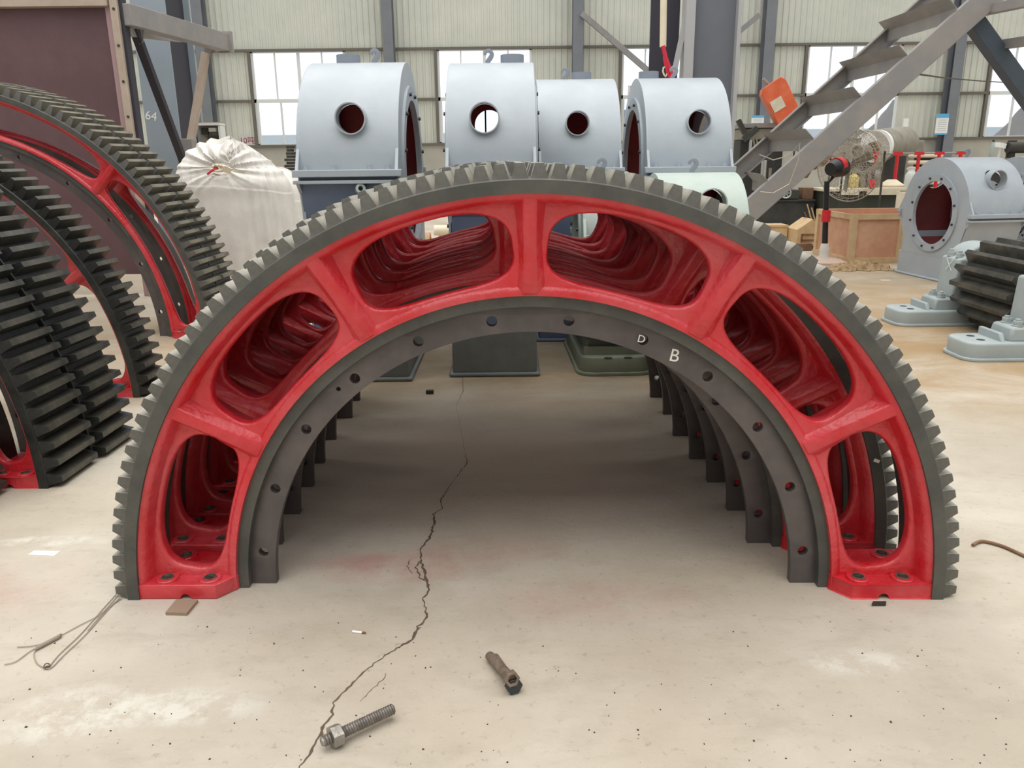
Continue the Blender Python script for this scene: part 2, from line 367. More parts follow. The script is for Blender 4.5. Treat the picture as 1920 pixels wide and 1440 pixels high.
# side walls, far enough to stay out of the picture
struct(MB().box((XL, 14, ZTOP/2), (.2, 46, ZTOP)).build('wall_left', 'wall_cream'))
struct(MB().box((XR, 14, ZTOP/2), (.2, 46, ZTOP)).build('wall_right', 'wall_cream'))
struct(MB().box(((XL+XR)/2, -9, 2.6), (XR-XL, .2, 5.2)).build('wall_front', 'wall_cream'))
# floor crack
def crack(pts, name):
    pts = [(P(x, y, z=0), wd) for x, y, wd in pts]; fine = []
    for (a, wa), (b, wb) in zip(pts, pts[1:]):
        n = max(2, int((b-a).length/.012))
        for i in range(n):
            t = i/n; fine.append((a.lerp(b, t), wa*(1-t)+wb*t))
    L_, R2 = [], []
    for i, (p, wd) in enumerate(fine):
        d = fine[min(i+1, len(fine)-1)][0]-fine[max(i-1, 0)][0]; n = Vector((-d.y, d.x, 0)).normalized()
        j = n*random.uniform(-.5, .5)*.009; ww = wd*random.uniform(.45, 1.35)*.5
        ww *= .62; L_.append(p+j+n*ww); R2.append(p+j-n*ww)
    mb = MB(); n = len(L_)
    mb.add([(p.x, p.y, .0012) for p in L_+R2], [(i, i+1, n+i+1, n+i) for i in range(n-1)])
    return struct(mb.build(name, 'crack', smooth=0))
mat('crack', (92, 78, 64), .95)
crack([(868, 705, .005), (868, 735, .005), (856, 760, .002), (872, 850, .002), (876, 868, .008), (848, 905, .003), (826, 940, .010), (831, 952, .010), (812, 965, .014), (815, 980, .014), (808, 1005, .016), (790, 1030, .012), (788, 1050, .010), (798, 1078, .016), (804, 1110, .016), (792, 1122, .006), (798, 1140, .010), (800, 1158, .016), (784, 1175, .010), (777, 1195, .018), (740, 1220, .008), (705, 1240, .006), (678, 1266, .008), (640, 1300, .009), (625, 1318, .010), (622, 1340, .012), (606, 1365, .014), (592, 1395, .015), (570, 1430, .008), (545, 1460, .005)], 'trim_20')
crack([(790, 1050, .006), (779, 1062, .010), (788, 1085, .008), (800, 1092, .008)], 'trim_21')
crack([(770, 1050, .004), (764, 1062, .006), (776, 1080, .004)], 'trim_22')
crack([(724, 1262, .002), (716, 1275, .004), (690, 1300, .003), (672, 1322, .002)], 'trim_23')

# ---------------------------------------------------------------- half ring gears
def pol(r, t): return (r*math.cos(t), r*math.sin(t))
def make_gear(R, Wd, nt_, depth, label, group, rim_m, tooth_m, tip=.046, hole_n=12, hbf=.455, htf=.235, bays=6):
    root = thing('half_ring_gear', label, 'gear', group=group)
    Ri = R-.045; Rh = R-depth+.13; Rf = R-depth+.09; R0 = R-depth
    rim = MB().arc([(R-.004, 0), (R, .004), (R, Wd-.004), (R-.004, Wd), (Ri, Wd), (Ri, 0)], seg=120).build('rim', rim_m, root, smooth=30)
    p = PI*R/nt_; hb = p*hbf; ht = p*htf; g = .006
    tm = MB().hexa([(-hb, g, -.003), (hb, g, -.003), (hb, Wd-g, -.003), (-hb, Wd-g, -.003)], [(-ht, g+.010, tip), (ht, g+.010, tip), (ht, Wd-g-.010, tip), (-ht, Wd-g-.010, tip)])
    tm.mi = [0, 0, 1, 0, 1, 0]; tme = tm.mesh('tooth', [tooth_m, 'tooth_end_shaded' if rim_m == 'dark_steel' else rim_m], 0)  # flanks lighter, ends darker: top light and shade put into the colours
    for i in range(nt_):
        a = PI*(i+.5)/nt_
        o = bpy.data.objects.new('tooth', tme); C.objects.link(o); o.parent = rim
        o.location = (R*math.cos(a), 0, R*math.sin(a)); o.rotation_euler = (0, PI/2-a, 0)
    # red casting: web with six windows, fillets to rim and hub
    y0, y1 = .075, .125; rc = (Ri+Rh)/2-.002; hr = (Ri-Rh)/2-.043
    outer = [pol(Ri+.002, t*PI/90) for t in range(91)]+[pol(Rh-.002, t*PI/60) for t in range(60, -1, -1)]
    loops = [outer]
    bd = 180/bays
    for k in range(bays):
        cen = math.radians(bd*(k+.5)); A = math.radians(bd/2-2.7*min(1, 1.44/R))
        if k == 0: cen += math.radians(1.1); A -= math.radians(.4)
        if k == bays-1: cen -= math.radians(1.1); A -= math.radians(.4)
        lp = []
        for i in range(56):
            s = 2*PI*i/56; c_, s_ = math.cos(s), math.sin(s); e = .64
            u = math.copysign(abs(c_)**e, c_); v = math.copysign(abs(s_)**e, s_)
            lp.append(pol(rc+hr*v, cen+A*u*(1-.04*v)))
        loops.append(lp)
    web = link('web', curve_mesh('web', loops, (y1-y0)/2, .014, 'red_paint', yc=(y0+y1)/2, bres=3), root)
    MB().arc([(Ri+.001, .012), (Ri-.012, .014), (Ri-.024, .03), (Ri-.034, y0+.012), (Ri-.036, y1-.01), (Ri-.020, y1+.02), (Ri-.006, y1+.03), (Ri+.001, y1+.032)], seg=96).build('rim_fillet', 'red_paint', root, smooth=60)
    MB().arc([(Rh-.001, .068), (Rh+.012, .066), (Rh+.03, y0), (Rh+.034, y0+.01), (Rh+.034, y1-.01), (Rh+.012, y1+.012), (Rh-.001, y1+.014)], seg=96).build('hub_fillet', 'red_paint', root, smooth=60)
    for k in range(1, bays):
        a = math.radians(bd*k); er = Vector((math.cos(a), 0, math.sin(a))); et = Vector((-math.sin(a), 0, math.cos(a))); Y = Vector((0, 1, 0))
        mb = MB()
        for yb, yf, ro, ri in ((y0+.01, (.016, .062), Ri, Rh+.004), (y1-.01, (Wd-.014, Wd-.05), Ri, Rh+.004)):
            secs = []
            for r_, yf_, wb, wt in ((ri, yf[1], .060, .020), ((ri+ro)/2, (yf[0]*.45+yf[1]*.55), .044, .018), (ro, yf[0], .058, .022)):
                secs.append([er*r_+et*(-wb)+Y*yb, er*r_+et*(-wt)+Y*yf_, er*r_+et*wt+Y*yf_, er*r_+et*wb+Y*yb])
            n = len(mb.v); mb.add([q for s_ in secs for q in s_], [(0, 1, 2, 3), (8, 11, 10, 9)]+[(j*4+i, j*4+(i+1) % 4, (j+1)*4+(i+1) % 4, (j+1)*4+i) for j in (0, 1) for i in range(4)])
        mb.build('rib', 'red_paint', root, bevel=.006, smooth=50)
    for sgn in (1, -1):
        a, b = Rh-.004, Ri+.002
        lp = [(a, .10), (a, Wd-.04), (a+.04, Wd-.012), (b, Wd-.012), (b, .006), (a+.055, .006), (a, .075)]
        xs_ = (Ri-.085, Rh+.085); hl = []
        for x in xs_:
            for y in (.052, Wd-.052): hl.append([(x+.022*math.cos(t*PI/8), y+.022*math.sin(t*PI/8)) for t in range(16)])
        me = curve_mesh('foot', [[(x*sgn, y) for x, y in l] for l in [lp]+hl], .028, .004, 'red_paint', plane='XY', yc=.0285)
        me = boolean(me, MB().cyl(((a+b)/2*sgn, -.1, 0), ((a+b)/2*sgn, Wd+.1, 0), .020, seg=16))
        me.set_sharp_from_angle(angle=math.radians(38))
        ft = link('foot', me, root)
        for x in xs_:
            for y in (.052, Wd-.052):
                MB().ring((x*sgn, y, .054), (x*sgn, y, .064), .040, .022, 20).build('bolt_boss', 'red_paint', ft, bevel=.003)
                MB().ring((x*sgn, y, .01), (x*sgn, y, .0655), .0225, .0195, 16).build('bolt_sleeve', 'rust_steel', ft)
    MB().arc([(Rh, .085), (Rf, .085), (Rf, .10), (Rf, Wd-.05), (Rh, Wd-.05)], seg=96).build('hub_ring', rim_m, root, smooth=30)
    outer = [pol(Rf+.002, t*PI/90) for t in range(91)]+[pol(R0, t*PI/90) for t in range(90, -1, -1)]
    hl = []
    for k in range(hole_n):
        t = math.radians(180/hole_n*(k+.5)); cx, cz = pol((R0+Rf)/2, t); hl.append([(cx+.018*math.cos(q*PI/9), cz+.018*math.sin(q*PI/9)) for q in range(18)])
    t = math.radians(131.5); cx, cz = pol(Rf-.036, t); hl.append([(cx+.008*math.cos(q*PI/6), cz+.008*math.sin(q*PI/6)) for q in range(12)])
    link('bolt_flange', curve_mesh('bolt_flange', [outer]+hl, .017, .001, 'flange_steel', yc=.133), root)
    return root
NT = 76
G_ = 'half ring gears standing one behind another in a row'
def place(g, px, py_floor_front, yaw, lab):    # centre pixel column and the pixel row of the rim foot
    p = P(px, py_floor_front, z=0); g.location = (p.x, p.y, 0); g.rotation_euler = (0, 0, math.radians(yaw))
    if lab: g['label'] = lab
    return g
g1 = make_gear(1.44, .275, NT, .50, 'foremost half ring gear of the centre row, chalk letters B and D on its flange', G_, 'dark_steel', 'tooth_steel_lit')
place(g1, 997, 1125, -1.15, None)
# pixel rows of the inner flange feet give the spacing of the row
rowy = [(962, 1020, -1.0), (962, 961, -.4), (957, 909, 0), (951, 865, 0), (946, 821.5, 0), (952, 781, 0), (947, 748.5, 0)]
ords = ['second half ring gear of the centre row, white tag on its rim at lower right', 'third half ring gear back in the centre row', 'fourth half ring gear back in the centre row', 'fifth half ring gear back in the centre row', 'sixth half ring gear back in the centre row', 'seventh half ring gear back, next to last of the centre row', 'rearmost half ring gear of the centre row, nearest the grey housings']
def dupgear(g, lab):
    c = dup(g); c['label'] = lab; return c
rowg = []
for (px, py, yw), lab in zip(rowy, ords):
    c = dupgear(g1, lab); p = P(px, py, z=0); c.location = (p.x, p.y-.116, 0); c.rotation_euler = (0, 0, math.radians(yw)); rowg.append(c)
# chalk marks and tag
def on_front(g, x, y, z): return (x, y, z)
for ch, px, py, sz in (('B', 1262, 666, .062), ('D', 1200, 634, .036)):
    p = P(px, py, y=g1.location.y+.118)
    o = link('chalk_letter', text_mesh(ch, sz, 'chalk', .0006), g1); q = p-Vector(g1.location); o.location = (q.x, .1155 if ch == 'B' else .108, q.z); o.rotation_euler = (0, math.radians(12), 0)
    o['label'] = 'white chalk letter '+ch
q = P(1639, 860, y=rowg[0].location.y-.004)-Vector(rowg[0].location)
o = MB().box((0, 0, 0), (.022, .002, .012), Matrix.Rotation(.35, 3, 'Y')).build('paper_tag', 'white_board', rowg[0]); o.location = (q.x, -.003, q.z); o['label'] = 'small white tag'
# left-hand gears, larger, their right flanks towards us
GL = 'larger half ring gears standing on the left'
def at(g, cx, cy, yaw): g.location = (cx, cy, 0); g.rotation_euler = (0, 0, yaw); return g
ax = Vector((math.sin(.05), math.cos(.05), 0))
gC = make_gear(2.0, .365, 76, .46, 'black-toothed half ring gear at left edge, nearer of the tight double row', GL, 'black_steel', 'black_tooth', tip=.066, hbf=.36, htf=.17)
at(gC, -4.226, 3.578, -.014)
c2 = dupgear(gC, 'black-toothed half ring gear of the left double row, blue paint on its lowest teeth'); at(c2, -4.226+.02, 3.578+.39, -.014)
p = P(30, 912, z=0); c0 = dupgear(gC, 'black half ring gear cut by the left edge, nearest the viewer'); at(c0, p.x-2.07, p.y-.38, -.014)
for k, fr in ((0, .30), (1, .24), (2, .26), (3, .18)):
    a = PI*(k+.5)/76; o = MB().box((0, 0, 0), (.020, .10, .0015)).build('paint_patch', 'blue_paint', c2)
    o.location = ((2.036)*math.cos(a)-.0*k, .30, 2.036*math.sin(a)+.0162); o.rotation_euler = (0, -.30-a, 0); o['label'] = 'patch of blue paint'
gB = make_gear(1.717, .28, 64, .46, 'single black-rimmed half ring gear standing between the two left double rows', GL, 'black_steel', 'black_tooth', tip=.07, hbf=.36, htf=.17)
at(gB, -4.18, 5.157, -.051)
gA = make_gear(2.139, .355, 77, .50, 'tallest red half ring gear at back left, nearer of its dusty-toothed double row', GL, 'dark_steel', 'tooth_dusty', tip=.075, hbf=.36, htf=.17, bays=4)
at(gA, -4.787, 6.919, -.017)
a2 = dupgear(gA, 'farther of the two tallest half ring gears at back left, beside the white sack'); at(a2, -4.787+.01, 6.919+.375, -.017)
mat('base_grey', (112, 118, 118), .5, 0, 3, .2, 25, (134, 140, 138))
# ---------------------------------------------------------------- housings
def hexbolt(mb, p, d, r, h):
    p = Vector(p); d = Vector(d).normalized(); mb.cyl(p, p+d*h, r, seg=6); return mb
def make_housing(W, R, zc, label, group, upper='grey_paint', lower='shaded_grey_paint', open_r=.66, spout=True, back_hole=False, base_style='box', pw=.92, loc=(0, 0, 0), rotz=0, vent=(-.5, 0), hook=(.1, 0), mt_base=None, oy=0., sp=(0., 30, .105)):
    """local x = axis, front = -y, origin on the floor under the middle"""
    root = thing('gear_housing', label, 'housing', loc, rotz, group)
    t = .014; seg = 48
    def shell(name, a0, a1, mo, front_hole, bh=False):
        mb = MB(); vs = []; n = seg+1
        for i in range(n):
            a = a0+(a1-a0)*i/seg
            for x in (-W/2+.012, W/2-.012):
                for r in (R, R-t): vs.append((x, -r*math.cos(a), zc+r*math.sin(a)))
        mb.add(vs, [])
        o = lambda i, x, r: i*4+x*2+r
        F = []
        for i in range(n-1):
            F += [(o(i, 0, 0), o(i, 1, 0), o(i+1, 1, 0), o(i+1, 0, 0)), (o(i, 0, 1), o(i+1, 0, 1), o(i+1, 1, 1), o(i, 1, 1)),
                  (o(i, 0, 0), o(i+1, 0, 0), o(i+1, 0, 1), o(i, 0, 1)), (o(i, 1, 0), o(i, 1, 1), o(i+1, 1, 1), o(i+1, 1, 0))]
        F += [(o(0, 0, 0), o(0, 0, 1), o(0, 1, 1), o(0, 1, 0)), (o(n-1, 0, 0), o(n-1, 1, 0), o(n-1, 1, 1), o(n-1, 0, 1))]
        mb.add([], []); mb.f += F; mb.mi += [0]*len(F)
        me = mb.mesh(name, [mo, 'maroon_paint'], 0)
        if front_hole:
            e = math.radians(sp[1]); c = MB(); p = Vector((sp[0], -R*math.cos(e), zc+R*math.sin(e)))
            c.cyl(p+Vector((0, .3, 0)), p+Vector((0, -.3, 0)), sp[2]-.008, seg=32)
            me = boolean(me, c)
            if bh:
                c = MB(); p = Vector((sp[0], R*math.cos(e), zc+R*math.sin(e))); c.cyl(p+Vector((0, .3, 0)), p+Vector((0, -.3, 0)), sp[2]+.02, seg=32); me = boolean(me, c)
        if len(me.materials) < 2:
            me.materials.clear(); me.materials.append(M[mo]); me.materials.append(M['maroon_paint'])
        for p in me.polygons:
            rad = Vector((0, p.center.y, p.center.z-zc)); p.material_index = 1 if rad.normalized().dot(p.normal) < -.3 else 0
        me.shade_smooth(); me.set_sharp_from_angle(angle=math.radians(35)); return link(name, me, root)
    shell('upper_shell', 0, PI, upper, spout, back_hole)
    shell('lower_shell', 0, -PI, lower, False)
    # end plates: semicircle on top, legs down to the base
    hp = R*pw; hb = .42*R
    lp = [(R*1.0*math.cos(a), zc+R*math.sin(a)) for a in [PI*i/40 for i in range(41)]]
    lp += [(-R*.99, zc-R*.10), (-hp, zc-R*.45), (-hp, hb), (hp, hb), (hp, zc-R*.45), (R*.99, zc-R*.10)]
    ro = R*open_r
    hole = [(oy+ro*math.cos(q*PI/24), zc-.0*R+ro*math.sin(q*PI/24)) for q in range(48)]
    plate = curve_mesh('end_plate', [lp, hole], .012, .003, upper, plane='YZ')
    ringm = MB().ring((0, oy, zc), (.018, oy, zc), ro+.13*R, ro, 48).mesh('bearing_ring', upper)
    bm_ = MB(); hexbolt(bm_, (0, 0, 0), (1, 0, 0), .014, .016); bme = bm_.mesh('bolt', 'dark_bolt', 0)
    for sx_ in (1, -1):
        e = link('end_plate', plate, root, (sx_*(W/2-.012), 0, 0)); e2 = link('bearing_ring', ringm, root, (sx_*W/2, 0, 0)); e2.rotation_euler = (0, 0, 0 if sx_ > 0 else PI)
        for k in range(12):
            a = 2*PI*(k+.5)/12; b_ = link('bolt', bme, e2, (.018, oy+(ro+.065*R)*math.cos(a), zc+(ro+.065*R)*math.sin(a)))
    # split flange
    fh = .045; fo = .075
    for s_ in (1, -1):
        MB().box((0, s_*(R+fo/2-.005), zc), (W+.04, fo, fh)).build('split_flange', upper, root, bevel=.004)
        MB().box((0, s_*(R+fo/2-.005), zc-.055), (W+.04, fo*.8, .022)).build('lower_flange', upper, root, bevel=.003)
    for sx_ in (1, -1):
        for s_ in (1, -1): MB().prism([(sx_*(W/2), s_*(R-.005), zc+.02), (sx_*(W/2), s_*(R+fo-.01), zc+.02), (sx_*(W/2), s_*(R-.02), zc+.16)], (-sx_*.02, 0, 0)).build('gusset', upper, root)
        for s_ in (1, -1): MB().prism([(sx_*(W/2), s_*(R-.03), zc-.06), (sx_*(W/2), s_*(R+fo-.01), zc-.06), (sx_*(W/2), s_*(R-.03), zc-.14)], (-sx_*.02, 0, 0)).build('gusset', upper, root)
    bb = MB(); bb.cyl((0, 0, 0), (0, 0, .006), .022, seg=12); hexbolt(bb, (0, 0, .006), (0, 0, 1), .017, .022); bme2 = bb.mesh('flange_bolt', upper, 0)
    for x in (-.40, -.13, .22, .40):
        for s_ in (1, -1): link('flange_bolt', bme2, root, (x*W, s_*(R+fo*.5), zc+fh/2))
    # pedestal and base
    # side skirts only (front and back sheets)
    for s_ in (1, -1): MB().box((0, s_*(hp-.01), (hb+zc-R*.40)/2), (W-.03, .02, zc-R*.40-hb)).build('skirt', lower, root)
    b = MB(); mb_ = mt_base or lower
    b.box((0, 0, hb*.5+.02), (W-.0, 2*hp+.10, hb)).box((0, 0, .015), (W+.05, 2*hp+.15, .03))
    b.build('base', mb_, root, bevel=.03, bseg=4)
    if spout:
        e = math.radians(sp[1]); p = Vector((sp[0], -R*math.cos(e), zc+R*math.sin(e)))
        MB().ring(p+Vector((0, .03, 0)), p+Vector((0, -.075, 0)), sp[2], sp[2]-.008, 36).build('spout', upper, root)
    if vent is not None:
        MB().ring((vent[0]*W, vent[1], zc+math.sqrt(max(.01, R*R-vent[1]**2))-.02), (vent[0]*W, vent[1], zc+R+.055), .085, .075, 28).build('vent', 'vent_grey', root)
    if hook is not None:
        # lifting hook: a flat question-mark plate
        pts = [(-.035+.035*1.0*math.cos(a)+.02, .085+.035*math.sin(a)) for a in [PI*1.05-PI*1.25*i/10 for i in range(11)]]
        cen = [(x*.72, z*.72) for x, z in pts+[(.0, .045), (-.022, .02), (-.025, -.03)]]
        o2, i2 = [], []
        for k, (x, z) in enumerate(cen):
            a = Vector(cen[max(k-1, 0)]); c_ = Vector(cen[min(k+1, len(cen)-1)]); d = (c_-a).normalized(); n = Vector((-d.y, d.x)); wd = .010+.009*k/len(cen)
            o2.append((x+n.x*wd, z+n.y*wd)); i2.append((x-n.x*wd, z-n.y*wd))
        lp = o2+i2[::-1]
        link('lifting_hook', curve_mesh('lifting_hook', [lp], .009, .002, 'vent_grey', plane='XZ'), root, (hook[0]*W, hook[1], zc+math.sqrt(R*R-hook[1]**2)))
    return root
def hpos(px, py, y):         # x of a pixel column at depth y near a given row
    return P(px, py, y=y).x
GH = 'grey cylindrical gear housings'
Rb = .75
zc1 = P(650, 322, y=5.36).z-.01
h1 = make_housing(.665, Rb, zc1, 'tall grey cylindrical housing at far left, small pipe stub under its flange', GH, vent=(-.14, 0), hook=(.16, 0), loc=(hpos(648, 200, 5.45), 6.15, 0), sp=(.03, 27, .10), mt_base='base_grey')
mb = MB().ring((0, 0, 0), (.03, -.11, .015), .032, .016, 16); o = mb.build('pipe_stub', 'pale_green_paint', h1); o.location = (.055, -Rb*.97+.03, zc1-.11)
h2 = make_housing(.60, Rb, zc1, 'tall grey cylindrical housing, second from left, window visible through its round spout', GH, vent=(.25, 0), hook=(-.02, 0), loc=(hpos(919, 200, 5.5), 6.25, 0), sp=(-.04, 27, .10), mt_base='base_grey', back_hole=True)
h3 = make_housing(.66, Rb, zc1-.02, 'grey cylindrical housing behind, third from left, hook and cap on its top', GH, vent=(.1, 0), hook=(-.1, 0), loc=(hpos(1089, 200, 6.6), 7.35, 0), sp=(-.02, 29, .095))
h4 = make_housing(.68, Rb, zc1-.02, 'grey cylindrical housing with dark red interior showing at its left, under the red sling', GH, vent=(-.33, 0), hook=(0., 0), loc=(hpos(1300, 200, 6.55), 7.35, 0), sp=(.07, 29, .095))
# smaller pale housings just behind the row of gears
def small(label, pxc, y, W, R, ztop_px, sp, upper='pale_green_paint', z0=0.):
    zt = P(pxc, ztop_px, y=y).z
    return make_housing(W, R, zt-R-z0, label, GH, upper=upper, lower='pale_green_paint', loc=(hpos(pxc, 330, y-R), y, z0), vent=None, hook=(0.0, 0), sp=sp, open_r=.55)
s1 = small('small pale green housing in front of the tall ones, dark spout facing the gears', 1333, 5.85, .57, .50, 323, (.03, 38, .10))
s2 = small('small pale green housing half hidden behind the top of the gear row', 1145, 6.0, .36, .46, 322, (.0, 10, .07), z0=.305)
# right-hand housings
def right_h(label, x, y, W, R, zc, rz=0):
    return make_housing(W, R, zc, label, GH, upper='grey_paint', lower='grey_paint', loc=(x, y, 0), rotz=rz, vent=None, hook=(.0, .0), sp=(0, 38, .11), open_r=.58, pw=.86, back_hole=True)
h7 = right_h('grey housing on the right with a ragged red opening facing left', 5.50, 9.95, .70, .65, .80, .12)
h8 = right_h('grey housing cut by the right edge of the photo', 6.75, 10.45, .70, .65, .80, .12)

# ---------------------------------------------------------------- bearing pedestals and pinion
def make_pedestal(label, loc, rotz=0, mt='pale_grey', group='bearing pedestals', upright=True, D=.38, H=.60, L=1.5):
    r = thing('bearing_pedestal', label, 'bearing block', loc, rotz, group)
    def rr(l, d, q):
        return [(sx*(l/2-q)+q*math.cos(a), sy*(d/2-q)+q*math.sin(a)) for sx, sy, a0 in ((1, 1, 0), (-1, 1, PI/2), (-1, -1, PI), (1, -1, 1.5*PI)) for a in [a0+PI/2*i/6 for i in range(7)]]
    link('base', curve_mesh('base', [rr(L, D, .11)], .068, .02, mt, plane='XY', yc=.072), r)
    link('base_lip', curve_mesh('base_lip', [rr(L+.04, D+.04, .12)], .0125, .006, mt, plane='XY', yc=.0125), r)
    for s in (1, -1):
        MB().prism([(s*.46, -D/2+.03, .13), (s*.46, D/2-.03, .13), (s*.46, D/2-.03, .20), (s*.46, -D/2+.08, .20)], (s*.035, 0, 0)).build('stop_plate', mt, r, bevel=.008)
        for y in (-.07, .07): MB().cyl((s*.60, y, .138), (s*.60, y, .142), .030, seg=20).build('bolt_hole', 'machine_dark', r)
    MB().hexa([(-.43, -D/2+.05, .13), (.43, -D/2+.05, .13), (.43, D/2-.05, .13), (-.43, D/2-.05, .13)], [(-.41, -D/2+.06, .245), (.41, -D/2+.06, .245), (.41, D/2-.06, .245), (-.41, D/2-.06, .245)]).build('foot', mt, r, bevel=.02)
    if upright:
        pr = [(-.28, .24), (-.26, H), (-.20, H)]+[(.20*math.cos(PI-PI*i/16)+0, H+.13*math.sin(PI*i/16)) for i in range(1, 16)]+[(.26, H), (.28, .24)]
        MB().prism([(x, -.15, z) for x, z in pr], (0, .30, 0)).build('bearing_body', mt, r, bevel=.02)
        MB().ring((0, -.21, .40), (0, .21, .40), .22, .07, 36).build('bearing_cover', mt, r, bevel=.012)
    for s in (1, -1):
        for y in (-.08, .06):
            m_ = MB().cyl((s*.345, y, .245), (s*.345, y, .255), .040, seg=16); hexbolt(m_, (s*.345, y, .255), (0, 0, 1), .036, .030); m_.cyl((s*.345, y, .285), (s*.345, y, .30), .02, seg=12)
            m_.build('hex_bolt', mt, r, bevel=.003)
            if upright:
                m_ = MB(); m_.cyl((s*.225, y, H), (s*.225, y, H+.01), .034, seg=16); hexbolt(m_, (s*.225, y, H+.01), (0, 0, 1), .030, .03); m_.cyl((s*.225, y, H+.04), (s*.225, y, H+.065), .018, seg=12); m_.build('cap_bolt', mt, r, bevel=.003)
    return r
mat('pale_grey', (158, 168, 170), .5, 0, 2.5, .12, 25, (174, 183, 184), .5)
pi_ = P(1700, 613, z=0); pj = P(1832, 679, z=0)
pdI = make_pedestal('far grey bearing pedestal holding the black pinion, white X mark on its post', (pi_.x+.68, pi_.y+.20, 0))
pdJ = make_pedestal('near grey bearing pedestal at right edge, cut by the frame', (pj.x+.68, pj.y+.20, 0))
xm = MB().bar((-.05, 0, -.05), (.05, 0, .05), .006, .002, (0, 1, 0)).bar((-.05, 0, .05), (.05, 0, -.05), .006, .002, (0, 1, 0)).build('chalk_cross', 'chalk', pdI); xm.location = (-.276, -.02, .53); xm.rotation_euler = (0, 0, PI/2)
r = thing('pinion_gear', 'black pinion gear with broad teeth between two grey bearing pedestals', 'gear', (pi_.x+.70, (pi_.y+pj.y)/2+.20, .405))
Lp = (pi_.y-pj.y)-.44; mb = MB()
MB().cyl((0, -Lp/2, 0), (0, Lp/2, 0), .30, seg=48).build('gear_core', 'black_steel', r, smooth=30)
MB().ring((0, -Lp/2-.004, 0), (0, -Lp/2, 0), .22, .12, 40).build('side_face', 'black_steel', r)
p_ = 2*PI*.30/16; hb, ht = p_*.40, p_*.15
tme = MB().hexa([(-hb, -Lp/2, -.004), (hb, -Lp/2, -.004), (hb, Lp/2, -.004), (-hb, Lp/2, -.004)], [(-ht, -Lp/2, .085), (ht, -Lp/2, .085), (ht, Lp/2, .085), (-ht, Lp/2, .085)]).mesh('tooth', 'black_tooth', 0)
for k in range(16):
    a = 2*PI*k/16; o = link('tooth', tme, r, (.30*math.cos(a), 0, .30*math.sin(a))); o.rotation_euler = (0, PI/2-a, 0)
MB().cyl((0, -Lp/2-.5, 0), (0, Lp/2+.5, 0), .068, seg=24).build('shaft', 'bare_steel', r)
# pedestal seen under the arch
mat('olive_paint', (132, 140, 124), .5, 0, 2.5, .1, 25, (150, 156, 140), .5)
pk = P(1076, 707, z=0)
pdK = make_pedestal('olive-green pedestal base standing under the arch of the gear row', (pk.x+.29, pk.y+.58, 0), rotz=PI/2+.03, mt='olive_paint', upright=False, D=.52, L=1.1)
# ---------------------------------------------------------------- interior columns
def part(mb, name, mt, root, bevel=0, smooth=35): return mb.build(name, mt, root, bevel=bevel, smooth=smooth)
K0 = P(246, 20, y=12.0); K1 = P(311, 20, y=12.0)
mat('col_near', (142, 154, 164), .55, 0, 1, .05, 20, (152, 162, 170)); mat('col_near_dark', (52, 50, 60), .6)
colK = hcol('trim_11', (K0.x+K1.x)/2, 12.45, K1.x-K0.x, .9, 9, ('col_near', 'col_near_dark'), t=.03)
MB().box((.0, .0, 4.5), (.30, .86, 9)).build('stiffener', 'col_near_dark', colK)
o = link('chalk_number', text_mesh('64', .17, 'chalk', .001), colK); q = P(283, 218, y=11.98)-Vector(colK.location); o.location = (q.x, -.468, q.z); o.rotation_euler = (0, .2, 0)
L0 = P(1304, 20, y=12.0); L1 = P(1390, 20, y=12.0)
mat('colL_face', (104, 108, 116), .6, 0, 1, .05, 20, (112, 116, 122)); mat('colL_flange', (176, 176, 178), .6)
rL = struct(bpy.data.objects.new('trim_12', None)); C.objects.link(rL); rL.location = ((L0.x+L1.x)/2, 12.2, 0); wl = L1.x-L0.x
MB().box((0, 0, 4.5), (wl-.04, .03, 9)).build('web', 'colL_face', rL)
MB().box((-wl/2-.05, .0, 4.5), (.13, .3, 9)).build('flange', 'colL_flange', rL)
MB().box((wl/2, .0, 4.5), (.05, .3, 9)).build('flange', 'colL_flange', rL)
MB().box((-wl/2-.30, .45, 4.5), (.42, .05, 9)).build('rear_web', 'col_near_dark', rL)
a = P(1289, 20, y=12.15)-rL.location; b_ = P(1264, 136, y=12.15)-rL.location
MB().bar(a, b_, .07, .05, (0, 1, 0)).build('lattice_bar', 'colL_flange', rL)
# white pipe, red lifting sling
a = P(1245, -40, y=11.6); b_ = P(1243, 88, y=11.6)
struct(MB().cyl(a, b_, .045, seg=16).build('trim_13', 'cream_tube'))
sl = thing('lifting_sling', 'red lifting sling hanging with pale hooks above the grey housing', 'sling', tuple(P(1253, 150, y=11.55)))
lo = lambda px, py, y=11.55: P(px, py, y=y)-Vector(sl.location)
MB().tube([lo(1243, 86), lo(1248, 108), lo(1256, 130), lo(1262, 150)], .028, 8).build('strap', 'strap_pink', sl)
MB().tube([lo(1245, 86), lo(1246, 112), lo(1251, 134), lo(1258, 152)], .02, 8).build('strap', 'strap_pink', sl)
for cx in (1246, 1260):
    MB().tube([lo(cx+dx, 134+dy) for dx, dy in ((-2, -7), (2, -9), (5, -4), (5, 4), (2, 10), (-1, 6), (-3, 0))], .012, 8, closed=True).build('hook', 'cream_tube', sl)
